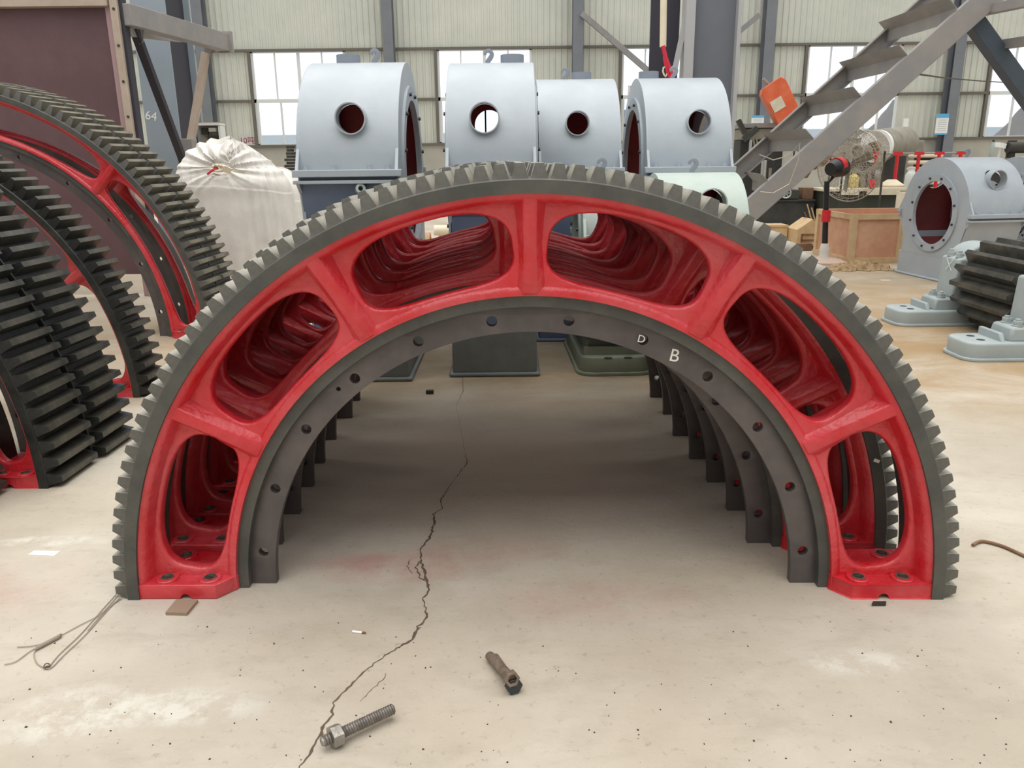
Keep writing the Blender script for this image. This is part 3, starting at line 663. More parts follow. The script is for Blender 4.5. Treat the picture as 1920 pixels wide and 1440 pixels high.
# ---------------------------------------------------------------- brown steel frame at left
fr = thing('steel_hopper', 'brown painted steel hopper side with beige post and a bracket arm, top left', 'steel frame', (-6.3, 9.3, 0))
W_ = lambda px, py, y: P(px, py, y=y)-Vector(fr.location)
xr = P(214, 100, y=9.3).x+6.3
zt_ = P(100, 12, y=9.3).z
part(MB().box((xr/2-1.5, 0, (zt_+.25)/2), (xr+3.0, .03, zt_-.25)), 'panel', 'brown_panel', fr)
part(MB().box((xr/2-1.5, -.05, zt_+.05), (xr+3.1, .14, .14)), 'top_rail', 'beige_steel', fr, .005)
part(MB().box((xr+.035, -.03, (zt_+.1)/2), (.08, .06, zt_+.1)), 'flange_strip', 'brown_panel_light', fr) if 'brown_panel_light' in M else None
part(MB().box((xr+.105, -.06, (zt_+.1)/2), (.075, .10, zt_+.1)), 'corner_post', 'beige_steel', fr, .004)
part(MB().box((xr+.16, .0, (zt_+.1)/2), (.035, .12, zt_+.1)), 'post_web', 'col_near_dark', fr, .004)
for i in range(7): part(MB().cyl((xr+.11, -.112, .9+i*.36), (xr+.11, -.118, .9+i*.36), .014, seg=10), 'bolt_hole', 'machine_dark', fr)
a = W_(232, 27, 9.25); b_ = W_(420, 80, 11.4)
part(MB().bar(a, b_, .16, .215), 'arm_beam', 'beam_grey', fr, .006)
part(MB().bar(W_(418, 79, 11.38), W_(421, 80, 11.43), .24, .26), 'end_plate', 'beam_grey', fr)
part(MB().bar(W_(240, 60, 9.35), W_(335, 72, 11.2), .06, .09), 'lower_rail', 'beam_grey', fr)
part(MB().bar(W_(250, 50, 9.5), W_(346, 308, 10.9), .09, .075, (0, 1, 0)), 'brace', 'col_near_dark', fr, .004)
part(MB().bar(W_(386, 100, 11.2), W_(358, 264, 11.0), .09, .09, (0, 1, 0)), 'strut', 'beige_steel', fr, .004)
part(MB().prism([W_(250, 36, 9.5), W_(270, 44, 9.6), W_(268, 78, 9.6), W_(262, 84, 9.6)], (0, .015, 0)), 'gusset', 'beam_grey', fr)
part(MB().prism([W_(380, 80, 11.15), W_(398, 84, 11.2), W_(391, 116, 11.2), W_(386, 108, 11.2)], (0, .015, 0)), 'gusset', 'beam_grey', fr)
q = W_(352, 290, 11.0); part(MB().box((q.x, 0+q.y, (q.z+.20)/2), (.22, .18, q.z+.20)), 'foot_block', 'beam_grey', fr, .006)
# ---------------------------------------------------------------- white sacks
def make_sack(label, loc, w, d, h, knot, seed, lean=0.):
    rnd = random.Random(seed); r = thing('bulk_sack', label, 'sack', loc, group='white bulk sacks')
    mb = MB(); NU, NV = 280, 150; ph = [rnd.uniform(0, 6.28) for _ in range(10)]; vs = []
    K = Vector(knot) if knot else None
    for j in range(NV+1):
        v = j/NV; z = h*v
        for i in range(NU):
            a = 2*PI*i/NU; c, s = math.cos(a), math.sin(a); e = .62
            k = 1.0+.06*math.sin(PI*min(1, v*1.1)); tp = 1 if v < .74 else math.sqrt(max(0, 1-((v-.74)/.26)**2.6))*.98+.02*(1-v)
            fold = .018*math.sin(9*a+ph[0]+2*v)*(1-v)+.012*math.sin(17*a+ph[1]-3*v)+.010*math.sin(31*a+ph[2]+4*v)*(1-v*.5)
            x = math.copysign(abs(c)**e, c)*w/2*k*tp+c*fold+lean*v*w; y = math.copysign(abs(s)**e, s)*d/2*k*tp+s*fold
            p = Vector((x, y, z+.02*math.sin(3*a+ph[3])*v))
            if K: p.z -= .30*h*max(0, x/w+.02)**1.1*v**3
            if K and s < .45:
                dx, dz = p.x-K.x, p.z-K.z; dd = math.hypot(dx, dz); an = math.atan2(dz, dx)
                up = 1/(1+math.exp(-(dz+.08)/.06))
                f = math.exp(-(dd/.50)**2)*min(1, dd/.10)*up; o_ = (p-Vector((0, .1, h*.72))).normalized()
                p += o_*f*(.034*math.sin(17*an+ph[4]+1.5*math.sin(5*an))+.012*math.sin(39*an+ph[5]))
                p.y += .09*math.exp(-(dd/.12)**2)
                if dz < 0: p.y += .015*math.exp(-((dz+.02)/.05)**2)-.02*math.exp(-((dz+.16)/.1)**2)
            vs.append(p)
    fs = [(j*NU+i, j*NU+(i+1) % NU, (j+1)*NU+(i+1) % NU, (j+1)*NU+i) for j in range(NV) for i in range(NU)]
    fs += [tuple(range(NU-1, -1, -1)), tuple(NV*NU+i for i in range(NU))]
    mb.add(vs, fs); mb.build('bag', 'cloth_white', r, smooth=70)
    if K:
        k_ = MB()
        for t in (0, .8, 1.6, 2.4): k_.tube([K+Vector((.055*math.cos(t+a)*(1+.3*math.sin(2*a)), -.02-.03*math.sin(a*2+t), .03*math.sin(a+t))) for a in [2*PI*i/14 for i in range(14)]], .014, 6, closed=True)
        k_.build('knot', 'cream_tube', r)
        MB().tube([K+Vector((0, -.03, 0)), K+Vector((-.05, -.06, -.02)), K+Vector((-.11, -.05, -.06))], .012, 6).build('tie_cord', 'strap_pink', r)
        MB().add([K+Vector(q) for q in ((.02, -.04, .01), (.09, -.07, .02), (.15, -.06, -.01), (.11, -.06, -.06), (.03, -.04, -.03))]+[K+Vector(q) for q in ((.02, -.02, .01), (.09, -.04, .02), (.15, -.03, -.01), (.11, -.03, -.06), (.03, -.02, -.03))], [(0, 1, 2, 3, 4), (9, 8, 7, 6, 5), (0, 5, 6, 1), (1, 6, 7, 2), (2, 7, 8, 3), (3, 8, 9, 4), (4, 9, 5, 0)]).build('tie_flap', 'cream_tube', r)
    return r
sc = P(438, 300, y=9.0); zt2 = P(430, 262, y=9.0).z; kn = P(411, 315, y=8.5)
sk1 = make_sack('large white cloth sack gathered and tied in front, behind the left gears', (sc.x, 9.0, 0), 1.08, 1.0, zt2, (kn.x-sc.x, -.50, kn.z), 3)
s2x = P(525, 350, y=10.1)
sk2 = make_sack('white cloth sack slumped behind the large tied one', (s2x.x, 10.15, 0), .62, .9, P(520, 315, y=10.1).z, None, 9, -.12)
tx = P(575, 420, y=9.4)
mb = MB(); NU = 60; rr_ = random.Random(4); vs = []
for j, (f_, z) in enumerate(((1, 0), (1.02, .10), (.98, .24), (.85, .34), (.5, .40), (.05, .41))):
    for i in range(NU):
        a = 2*PI*i/NU; vs.append((f_*(.62*math.copysign(abs(math.cos(a))**.7, math.cos(a))+.03*math.sin(7*a)), f_*(.45*math.copysign(abs(math.sin(a))**.7, math.sin(a))+.03*math.sin(5*a+1)), z+.02*math.sin(4*a+j)*(z > 0)))
mb.add(vs, [(j*NU+i, j*NU+(i+1) % NU, (j+1)*NU+(i+1) % NU, (j+1)*NU+i) for j in range(5) for i in range(NU)]+[tuple(range(NU-1, -1, -1)), tuple(5*NU+i for i in range(NU))])
o = mb.build('folded_sack', 'cloth_white', smooth=70); o.scale = (.66, .75, .8); o.location = (sc.x+1.05, 9.18, 0); tag(o, 'low flat white sack lying right of the large tied sack', 'sack')
# control box behind the sack
cb = thing('control_box', 'open grey electrical box with white frame above the white sack', 'electrical box', tuple(P(394, 300, y=11.7).xy)+(0,))
W_ = lambda px, py, y: P(px, py, y=y)-Vector(cb.location)
a = W_(374, 262, 11.7); b_ = W_(415, 236, 11.7); cx, cz = (a.x+b_.x)/2, (a.z+b_.z)/2; w2, h2_ = b_.x-a.x, b_.z-a.z
part(MB().box((cx, .10, cz), (w2, .16, h2_+.1)), 'body', 'machine_grey', cb, .004)
part(MB().box((cx, .0, cz+h2_/2+.02), (w2+.03, .24, .03)), 'lid', 'window_white', cb)
part(MB().box((cx+w2/2, .0, cz), (.03, .2, h2_)), 'side_frame', 'window_white', cb)
part(MB().box((cx-.07, .0, cz+.02), (.09, .06, .09)), 'contactor', 'machine_dark', cb); part(MB().box((cx+.04, .0, cz+.04), (.10, .06, .05)), 'breaker', 'window_white', cb)
part(MB().box((cx+.04, .0, cz-.06), (.15, .06, .05)), 'terminal_strip', 'machine_dark', cb)
for s_ in (-1, 1): part(MB().box((cx+s_*w2*.4, .10, (cz-h2_/2-.05)/2), (.04, .04, cz-h2_/2-.05)), 'stand_leg', 'machine_dark', cb)
# signs
sg = thing('load_sign', 'small white sign with dark red figures on the back wall', 'sign', tuple(P(464, 264, y=YW-.06)))
part(MB().box((0, 0, 0), (.66, .02, .42)), 'board', 'white_board_dull', sg) if 'white_board_dull' in M else part(MB().box((0, 0, 0), (.66, .02, .42)), 'board', 'white_board', sg)
o = link('lettering', text_mesh('10吨', .34, 'ink_red', .002), sg, (0, -.014, 0))
q = P(777, 294, y=20)
sg = thing('notice_board', 'small white notice board on a thin stake between two tall grey housings', 'sign', (q.x, 20, 0))
part(MB().box((0, 0, q.z), (.335, .02, .275)), 'board', 'white_board', sg); part(MB().cyl((0, .02, 0), (0, .02, q.z), .012, seg=8), 'stake', 'white_board', sg)
o = link('lettering', text_mesh('待加工区', .072, 'ink_grey', .001), sg, (0, -.0125, q.z+.01))
# scrap heap and bench behind the tall housings
def heap(name, label, cat, cx, cy, w, d, h, n, mt, seed, rod=.04, kind=None):
    rnd = random.Random(seed); mb = MB()
    for i in range(n):
        u, v = rnd.uniform(-1, 1), rnd.uniform(-1, 1); hh = h*(1-.7*max(abs(u), abs(v))**1.5); z = rnd.uniform(rod+.01, max(rod+.02, hh)); L = rnd.uniform(.15, .5)*w*.5
        a = rnd.uniform(0, PI); t = rnd.uniform(-.5, .5); dv = Vector((math.cos(a)*math.cos(t), math.sin(a)*math.cos(t), math.sin(t)))*L/2; p = Vector((u*w/2, v*d/2, max(z, abs(dv.z)+rod)))
        if rnd.random() < .5: mb.cyl(p-dv, p+dv, rod*rnd.uniform(.6, 1.6), seg=10)
        else: mb.bar(p-dv, p+dv, rod*rnd.uniform(1, 4), rod*rnd.uniform(.8, 2))
    mb.lathe([(w*.42, 0), (w*.36, h*.35), (w*.2, h*.62), (.01, h*.7)], 18)
    o = mb.build(name, mt); o.location = (cx, cy, 0); tag(o, label, cat, kind='stuff'); return o
q = P(815, 330, y=24)
heap('scrap_heap', 'heap of dusty steel scrap behind the notice board', 'scrap', q.x, 24.6, 1.9, 1.2, 1.15, 70, 'dust_grey', 5)
def make_bench(label, x0, x1, y, h, mt_top, mt_body, name='workbench', d=.7):
    r = thing(name, label, 'workbench', ((x0+x1)/2, y, 0)); w_ = x1-x0
    part(MB().box((0, 0, h-.03), (w_, d, .06)), 'bench_top', mt_top, r, .004)
    part(MB().box((0, .05, (h-.06)/2+.04), (w_-.08, d-.12, h-.14)), 'cabinet', mt_body, r, .004)
    for s_ in (-1, 1):
        for t_ in (-1, 1): part(MB().box((s_*(w_/2-.04), t_*(d/2-.04), (h-.06)/2), (.06, .06, h-.06)), 'leg', mt_body, r)
    return r
make_bench('dark brown workbench against the back wall left of the tall housings', P(495, 340, y=33).x, P(556, 340, y=33).x, 33, P(520, 320, y=33).z, 'wood_dark', 'brown_panel')
ch = thing('chain_stack', 'column of dark stacked sprockets beside the tall left housing', 'sprockets', tuple(P(549, 340, y=32.9).xy)+(0,))
zz = P(520, 320, y=33).z
for i in range(8):
    r0 = .28-.022*i+.05*(i % 2); part(MB().cyl((.02*(i % 3), 0, zz+.12*i), (.02*(i % 3), 0, zz+.12*i+.10), r0, seg=9), 'sprocket', 'machine_dark', ch)
# tubes and roll behind the housings
def mk(name, label, cat, mb, mt, loc=None, group=None, bevel=0, smooth=35):
    o = mb.build(name, mt, loc=loc, bevel=bevel, smooth=smooth); return tag(o, label, cat, group)
xa, xb = P(775, 430, y=11.4).x, P(905, 430, y=11.4).x
TUB = ('bottom front', 'bottom middle', 'bottom rear', 'second-layer front', 'second-layer rear', 'third-layer', 'topmost')
for i, (yy, zz_) in enumerate(((11.7, .075), (11.86, .075), (12.02, .075), (11.78, .21), (11.94, .21), (11.86, .345), (11.86, .495))):
    mk('card_tube', 'cream tube stacked behind the second tall housing, %s one' % TUB[i], 'tube', MB().ring((xa+.25+.03*(i % 3), yy, zz_), (xb, yy, zz_), .074, .055, 20), 'cream_tube', group='cream tubes stacked on the floor')
mk('card_roll', 'thick tan cylinder lying before the cream tubes, seen through the gear window', 'roll', MB().ring((xa-.15, 11.35, .34), (xa+.24, 11.35, .34), .17, .12, 28), 'tan_roll')
mk('timber_block', 'pale timber block under the tan cylinder', 'timber', MB().box((xa+.05, 11.35, .085), (.5, .5, .17)), 'wood_pale', bevel=.004)
# ---------------------------------------------------------------- steel staircase, right
st = thing('steel_staircase', 'long unfinished grey steel staircase leaning up to the right, with angle treads', 'staircase', (2.6, 9.5, 0))
W_ = lambda px, py, y: P(px, py, y=y)-Vector(st.location)
YN, YF = 9.4, 11.1
def channel(name, p0, p1, h_, w_, flip, mt='beam_grey'):
    d = (p1-p0).normalized(); n = Vector((0, 1, 0)); u = d.cross(n).normalized(); u = u if u.z > 0 else -u
    mb = MB(); t = .012
    def slab(c, a, b): # c offset centre, a along n size, b along u size
        q = [n*x*a/2+u*z*b/2+c for x, z in ((-1, -1), (1, -1), (1, 1), (-1, 1))]; mb.hexa([p0+s for s in q], [p1+s for s in q])
    slab(n*0, t, h_); slab(u*(h_/2)+n*flip*w_/2, w_, t); slab(-u*(h_/2)+n*flip*w_/2, w_, t)
    return part(mb, name, mt, st, smooth=0)
a, b_ = W_(1413, 391, YN), W_(1850, 0, YN); d = (b_-a); lo_ = a-d*(a.z/d.z)*.995; hi = b_+d*.5
channel('stringer', lo_, hi, .24, .09, 1)
a, b_ = W_(1393, 312, YF), W_(1742, 0, YF); d = (b_-a); lo2 = a-d*(a.z/d.z)*.995; hi2 = b_+d*.5
channel('stringer', lo2, hi2, .20, .09, -1)
for k, (fx, fy, nx, ny) in enumerate(((1397, 338, 1430, 345), (1428, 262, 1510, 264), (1500, 196, 1600, 186), (1573, 130, 1686, 108), (1647, 56, 1778, 18), (1722, -25, 1870, -75))):
    f_, n_ = W_(fx, fy, YF), W_(nx, ny, YN); f_.z = n_.z = (f_.z+n_.z)/2
    t = MB(); w2 = .26
    t.hexa([n_+Vector((-.01, .03, .11)), n_+Vector((.0, .03, .11)), n_+Vector((.11, .03, .0)), n_+Vector((.10, .03, .0))], [f_+Vector((-.01, 0, .11)), f_+Vector((.0, 0, .11)), f_+Vector((.11, 0, .0)), f_+Vector((.10, 0, .0))])
    t.hexa([n_+Vector((.10, .03, 0)), n_+Vector((.112, .03, 0)), n_+Vector((.112, .03, -.13)), n_+Vector((.10, .03, -.13))], [f_+Vector((.10, 0, 0)), f_+Vector((.112, 0, 0)), f_+Vector((.112, 0, -.13)), f_+Vector((.10, 0, -.13))])
    part(t, 'tread', 'beam_grey', st, smooth=0)
a, b_ = W_(1812, 22, 9.6), W_(1925, 178, 9.6); d = b_-a
pr = MB(); pr.bar(a, b_+d*1.3, .17, .17, (0, 1, 0)); part(pr, 'prop', 'col_blue', st, .006) if 'col_blue' in M else part(pr, 'prop', 'col_near_dark', st, .006)
part(MB().bar(W_(1836, 22, 9.7), W_(1960, -4, 8.6), .10, .10), 'rail', 'beam_grey', st, .004)
part(MB().bar(W_(1878, 84, 9.7), W_(1960, 72, 8.8), .10, .10), 'rail', 'beam_grey', st, .004)
wr = MB().tube([P(1700, 128, y=9.6), P(1722, 139, y=10), P(1770, 146, y=14), P(1840, 152, y=18), P(1930, 157, y=22)], .012, 6)
mk('hanging_cable', 'thin dark cable strung from the staircase toward the right window', 'cable', wr, 'machine_dark')
wr = MB().tube([P(1424, 290, y=9.9), P(1450, 300, y=9.3), P(1480, 292, y=9.25), P(1500, 268, y=9.25), P(1497, 300, y=9.22), P(1480, 345, y=9.2), P(1450, 362, y=9.15), P(1425, 360, y=9.15)], .006, 6)
mk('loose_wire', 'loose wire looped over the lower staircase', 'wire', wr, 'wire')
# ---------------------------------------------------------------- machinery at the right rear
ym = 19.5
mc = thing('machine_tool', 'dark machine tool with a pale ledge on top, behind the foot of the staircase', 'machine', (P(1440, 300, y=ym).x, ym, 0))
W_ = lambda px, py, y=ym: P(px, py, y=y)-Vector(mc.location)
def bx(px0, px1, py0, py1, y=ym, d=.8, down=False):
    a = P(px0, py1, y=y); b = P(px1, py0, y=y); z0 = 0 if down else a.z
    return Vector(((a.x+b.x)/2, y+d/2, (z0+b.z)/2)), (abs(b.x-a.x), d, b.z-z0)
def lb(root, *a, **k):
    c, s = bx(*a, **k); c = c-Vector(root.location); return MB().box(c, s)
part(lb(mc, 1384, 1470, 262, 330, down=True, d=1.0), 'body', 'machine_dark', mc, .02)
part(lb(mc, 1392, 1476, 240, 262, y=ym-.1, d=1.0), 'apron', 'machine_grey', mc, .02)
part(lb(mc, 1390, 1478, 230, 240, y=ym-.2, d=1.2), 'ledge', 'beam_grey', mc, .01)
part(MB().bar(W_(1384, 225, ym-.25), W_(1396, 250, ym-.25), .10, .12, (0, 1, 0)), 'lever', 'machine_dark', mc)
part(MB().bar(W_(1394, 262, ym-.3), W_(1420, 240, ym-.3), .14, .10, (0, 1, 0)), 'clamp_arm', 'machine_dark', mc, .01)
part(MB().cyl(W_(1408, 262, ym-.35), W_(1405, 300, ym-.35), .035, seg=12), 'spindle', 'chrome', mc)
for px_ in (1412, 1418): part(MB().cyl(W_(px_, 258, ym-.3), W_(px_+8, 300, ym-.3), .02, seg=8), 'rod', 'machine_grey', mc)
ob = thing('orange_hood', 'orange sheet-metal hood tilted on top of the dark machine tool', 'machine hood', tuple(P(1456, 186, y=19.3)))
R2 = Matrix.Rotation(math.radians(-31), 3, 'Y')
o = part(MB().prism([R2 @ Vector((x, -.3, z)) for x, z in ((-.30, -.50), (.26, -.46), (.28, .30), (.20, .42), (-.25, .40), (-.32, .30))], (.12, .62, 0)), 'casing', 'orange_paint', ob, .02)
o = part(MB().box(R2 @ Vector((-.12, -.31, -.08)), (.28, .012, .26), R2), 'label_plate', 'board_pale', ob)
part(MB().cyl(R2 @ Vector((-.05, -.1, .40)), R2 @ Vector((-.10, -.1, .56)), .035, seg=10), 'bolt', 'machine_grey', ob)
o = thing('steel_trough', 'long black steel box on the floor behind the small green housing', 'steel box', (P(1470, 400, y=18).x, 18, 0))
part(lb(o, 1411, 1528, 378, 425, y=17.6, d=.7, down=True), 'body', 'machine_dark', o, .01); part(lb(o, 1408, 1530, 374, 379, y=17.55, d=.8), 'rim', 'machine_dark', o)
vz = thing('machine_vise', 'black machine slide with a steel handwheel on the black box', 'vise', tuple(P(1470, 374, y=17.8)))
W_ = lambda px, py, y=17.7: P(px, py, y=y)-Vector(vz.location)
part(lb(vz, 1450, 1500, 356, 374, y=17.6, d=.5), 'body', 'machine_dark', vz, .01)
c = W_(1474, 362, 17.45); part(MB().tube([c+Vector((.10*math.cos(a), 0, .10*math.sin(a))) for a in [2*PI*i/24 for i in range(24)]], .016, 8, closed=True).bar(c+Vector((-.1, 0, 0)), c+Vector((.1, 0, 0)), .02, .02).bar(c+Vector((-.05, 0, -.087)), c+Vector((.05, 0, .087)), .02, .02, (0, 1, 0)).bar(c+Vector((.05, 0, -.087)), c+Vector((-.05, 0, .087)), .02, .02, (0, 1, 0)), 'handwheel', 'chrome', vz)
part(MB().cyl(c, c+Vector((0, .2, 0)), .03, seg=10), 'hub', 'bare_steel', vz)
for i, (x0, x1, t0, b0, mt_) in enumerate(((1428, 1438, 300, 345, 'chrome'), (1418, 1424, 318, 345, 'machine_dark'), (1442, 1447, 315, 350, 'machine_grey'))):
    mk('steel_bar', ('bright upright steel bar behind the staircase foot', 'short black upright bar beside the bright steel bar', 'thin grey upright bar right of the bright steel bar')[i], 'bar', MB().cyl((P((x0+x1)/2, t0, y=18.6+.2*i).x, 18.6+.2*i, 0), (P((x0+x1)/2, t0, y=18.6+.2*i).x, 18.6+.2*i, P(x0, t0, y=18.6+.2*i).z), (x1-x0)/2/1497*18.6, seg=14), mt_)
cb2 = mk('carton', 'brown open carton on the black bench left of the fan', 'box', MB().box(*bx(1504, 1526, 352, 373, y=17.75, d=.3)), 'wood_dark', bevel=.005)
# brown work clothes hanging
cl = thing('clothes_rack', 'brown work jackets hanging on a dark rack behind the staircase', 'clothes rack', (P(1520, 340, y=19).x, 19.2, 0))
W_ = lambda px, py, y=19.2: P(px, py, y=y)-Vector(cl.location)
rail_z = W_(1540, 272).z
part(MB().cyl(W_(1490, 272), W_(1560, 272), .02, seg=8), 'rail', 'machine_dark', cl)
for px_ in (1490, 1560): part(MB().cyl(Vector((W_(px_, 272).x, 0, rail_z)), Vector((W_(px_, 272).x, 0, 0)), .02, seg=8), 'post', 'machine_dark', cl)
for k, (px_, bot) in enumerate(((1512, 334), (1526, 318), (1540, 312))):
    mb = MB(); vs = []; n = 28; c0 = W_(px_, 272); c1 = W_(px_-6, bot)
    for j in range(8):
        v = j/7; z = c0.z*(1-v)+c1.z*v; x = c0.x*(1-v)+c1.x*v; rr2 = .06+.14*math.sin(PI*min(1, v*.8+.15))
        for i in range(n):
            a = 2*PI*i/n; q = rr2*(1+.22*math.sin(6*a+k+v*2)); vs.append((x+q*math.cos(a), -.15*k*.3+q*.6*math.sin(a), z))
    mb.add(vs, [(j*n+i, j*n+(i+1) % n, (j+1)*n+(i+1) % n, (j+1)*n+i) for j in range(7) for i in range(n)]+[tuple(range(n-1, -1, -1)), tuple(7*n+i for i in range(n))]); mb.build('jacket', 'cloth_brown', cl, smooth=70)
# bench with bottles
bx0, bx1 = P(1548, 360, y=17.2).x, P(1706, 360, y=17.2).x; zb = P(1630, 353, y=17.2).z
bench = make_bench('dark green workbench with pale boards on top, behind the plywood crate', bx0, bx1, 17.6, zb, 'board_pale', 'bench_green', d=.8)
for x0, x1 in ((1575, 1612), (1625, 1688)): part(lb(bench, x0, x1, 354, 366, y=17.17, d=.02), 'front_board', 'board_pale', bench)
def bottle(label, px, r, h, mt, neck=.4, y=17.5, cap=None, name='bottle', cat='bottle'):
    x = P(px, 345, y=y).x; o = thing(name, label, cat, (x, y, zb))
    part(MB().lathe([(r*.95, .0), (r, .01), (r, h*.62), (r*.75, h*.74), (r*neck, h*.84), (r*neck, h*.93)], 18), 'body', mt, o, smooth=50)
    part(MB().lathe([(r*neck*1.15, h*.93), (r*neck*1.15, h), (r*neck, h*1.01)], 14), 'cap', cap or mt, o)
bottle('clear plastic bottle with pink contents on the green bench', 1580, .075, .36, 'clear_plastic', cap='strap_pink')
bottle('yellow plastic jug on the green bench', 1600, .11, .34, 'yellow_plastic', .35)
bottle('short grey metal flask beside the yellow jug', 1616, .07, .30, 'machine_grey', .8)
bottle('tall grey metal flask on the green bench', 1628, .055, .40, 'bare_steel', .8)
bottle('largest steel thermos on the green bench', 1643, .10, .44, 'bare_steel', .5)
bottle('white translucent canister at right end of the green bench', 1706, .11, .42, 'clear_plastic', .5, y=17.3)
part_ = mk('red_cup', 'small red cup between the flasks on the green bench', 'cup', MB().lathe([(.05, 0), (.06, .16), (.055, .17)], 14), 'signal_red', (P(1635, 345, y=17.2).x, 17.2, zb))
# roller machine
rm = thing('plate_roller', 'grey machine drum with a white end disc, below the right window', 'machine', (P(1650, 280, y=21).x, 21, 0))
W_ = lambda px, py, y=21: P(px, py, y=y)-Vector(rm.location)
part(MB().cyl(W_(1645, 274), W_(1692, 268, 22.5), .42, seg=32), 'drum', 'machine_grey', rm); part(MB().cyl(W_(1641, 274, 20.9), W_(1646, 274, 21.02), .40, seg=32), 'end_disc', 'white_board', rm)
part(MB().cyl(W_(1636, 277, 20.7), W_(1642, 275, 20.9), .14, seg=14), 'boss', 'wood_dark', rm)
part(lb(rm, 1635, 1700, 292, 345, y=21, d=1.4, down=True), 'stand', 'machine_dark', rm, .01)
mg = thing('beige_gearbox', 'beige machine casing with a yellow spot, right of the white disc', 'machine', (P(1715, 290, y=23.4).x, 23.4, 0))
part(lb(mg, 1690, 1735, 263, 303, y=23.4, d=1.0, down=True), 'casing', 'machine_grey', mg, .03)
c, s = bx(1697, 1704, 276, 283, y=23.37, d=.03); part(MB().cyl(c-Vector(mg.location), c-Vector(mg.location)+Vector((0, .03, 0)), .055, seg=16), 'yellow_spot', 'yellow_plastic', mg)
c, s = bx(1698, 1703, 268, 275, y=23.36, d=.03); part(MB().box(c-Vector(mg.location), s), 'name_plate', 'machine_dark', mg)
# red railing
yr = 18.6; rl = thing('safety_railing', 'railing of red posts with a pale top bar behind the bench', 'railing', (P(1680, 320, y=yr).x, yr, 0))
W_ = lambda px, py, y=yr: P(px, py, y=y)-Vector(rl.location)
zt3 = W_(1682, 288).z
part(MB().cyl(Vector((W_(1618, 290).x, 0, zt3)), Vector((W_(1812, 284).x, 0, zt3)), .022, seg=10), 'top_bar', 'beam_grey', rl)
for px_ in (1642, 1682, 1722, 1760, 1800):
    x = W_(px_, 300).x; part(MB().cyl((x, 0, 0), (x, 0, zt3), .038, seg=12).box((x, 0, .02), (.2, .2, .04)).box((x, 0, zt3), (.2, .06, .07)), 'post', 'signal_red', rl)
cc = thing('hose_coil', 'ribbed pale hose coil standing behind the red railing', 'hose', (P(1732, 320, y=19.6).x, 19.6, 0))
zz0 = P(1732, 290, y=19.6).z
for i in range(10):
    z = .08+(zz0-.1)*i/9; part(MB().tube([(.33*math.cos(a), .33*math.sin(a), z) for a in [2*PI*k/24 for k in range(24)]], .045, 8, closed=True), 'turn', 'cream_tube', cc)
part(MB().cyl((0, 0, 0), (0, 0, zz0), .24, seg=20), 'core', 'machine_dark', cc)
bh = P(1690, 350, y=17.6)
mb = MB()
for k in range(5): mb.tube([((.20-.03*k)*math.cos(a)*1.1, (.20-.03*k)*math.sin(a), (.034+.022*k)) for a in [2*PI*i/30 for i in range(30)]], .034, 8, closed=True)
mk('coiled_rope', 'pale coiled rope heaped on the right end of the green bench', 'rope', mb, 'cream_tube', (P(1671, 350, y=17.75).x, 17.75, zb))
# posters on the wall columns
def poster(label, px, py, w_, h_):
    q = P(px, py, y=35.2); o = thing('poster', label, 'poster', (q.x, 35.24, q.z))
    part(MB().box((0, 0, 0), (w_, .02, h_)), 'sheet', 'white_board', o); part(MB().box((0, -.012, h_*.40), (w_, .006, h_*.2)), 'header', 'poster_blue', o); part(MB().box((0, -.012, -h_*.46), (w_, .006, h_*.08)), 'footer', 'poster_blue', o)
    for i in range(6): part(MB().box((0, -.012, h_*(.2-.1*i)), (w_*.7, .004, h_*.02)), 'text_line', 'ink_grey', o)
poster('blue and white notice poster on the right wall column', 1767, 233, .52, .85); poster('blue and white poster behind the orange hood', 1421, 228, .52, .5)
mk('white_batten', 'white upright batten leaning on the wall under the right window', 'batten', MB().box((P(1697, 240, y=35.5).x, 35.5, (P(1697, 222, y=35.5).z)/2), (.2, .08, P(1697, 222, y=35.5).z)), 'white_board')
sh = thing('window_shutter', 'grey sheet-metal shutter standing open before the third window', 'shutter', tuple(P(1191, 203, y=34.5)))
W_ = lambda px, py: P(px, py, y=34.5)-Vector(sh.location)
part(MB().prism([W_(1181, 161), W_(1211, 164), W_(1200, 246), W_(1176, 243)], (0, .05, 0)), 'leaf', 'column_grey', sh)
part(MB().bar(W_(1180, 160), W_(1175, 244), .07, .12, (0, 1, 0)), 'frame_edge', 'window_white', sh)
part(MB().cyl(W_(1186, 204), W_(1186, 204)+Vector((0, 3, 0)), .02, seg=6).cyl(Vector((0, 0, 0))+W_(1186, 244), Vector((W_(1186, 244).x, .02, -P(1191, 203, y=34.5).z+0)), .05, seg=8), 'prop', 'machine_dark', sh)
mk('blue_cabinet', 'blue and white cabinet outside the third window', 'cabinet', MB().box((P(1176, 210, y=38).x, 38.4, 1.6), (.75, .6, 3.9)), 'blue_paint')
# bench and bottles at far right rear
b2 = make_bench('dark cluttered workbench behind the two right-hand grey housings', P(1815, 300, y=24).x, P(1960, 300, y=24).x, 24.4, P(1870, 297, y=24).z, 'machine_grey', 'machine_dark')
zb2 = P(1870, 297, y=24).z
mk('white_case', 'white metal case on the far right workbench', 'case', MB().box((P(1876, 270, y=24.4).x, 24.4, zb2+.36), (.24, .2, .14), Matrix.Rotation(.2, 3, 'Y')).box((P(1876, 270, y=24.4).x, 24.4, zb2+.15), (.05, .05, .30)), 'white_board')
o = thing('bottle', 'green and white bottle on the far right workbench', 'bottle', (P(1859, 290, y=24.2).x, 24.2, zb2)); part(MB().lathe([(.05, 0), (.06, .02), (.07, .30), (.04, .42), (.03, .46)], 14), 'body', 'pale_green_paint', o, smooth=50); part(MB().lathe([(.03, .46), (.03, .52)], 10), 'cap', 'machine_dark', o)
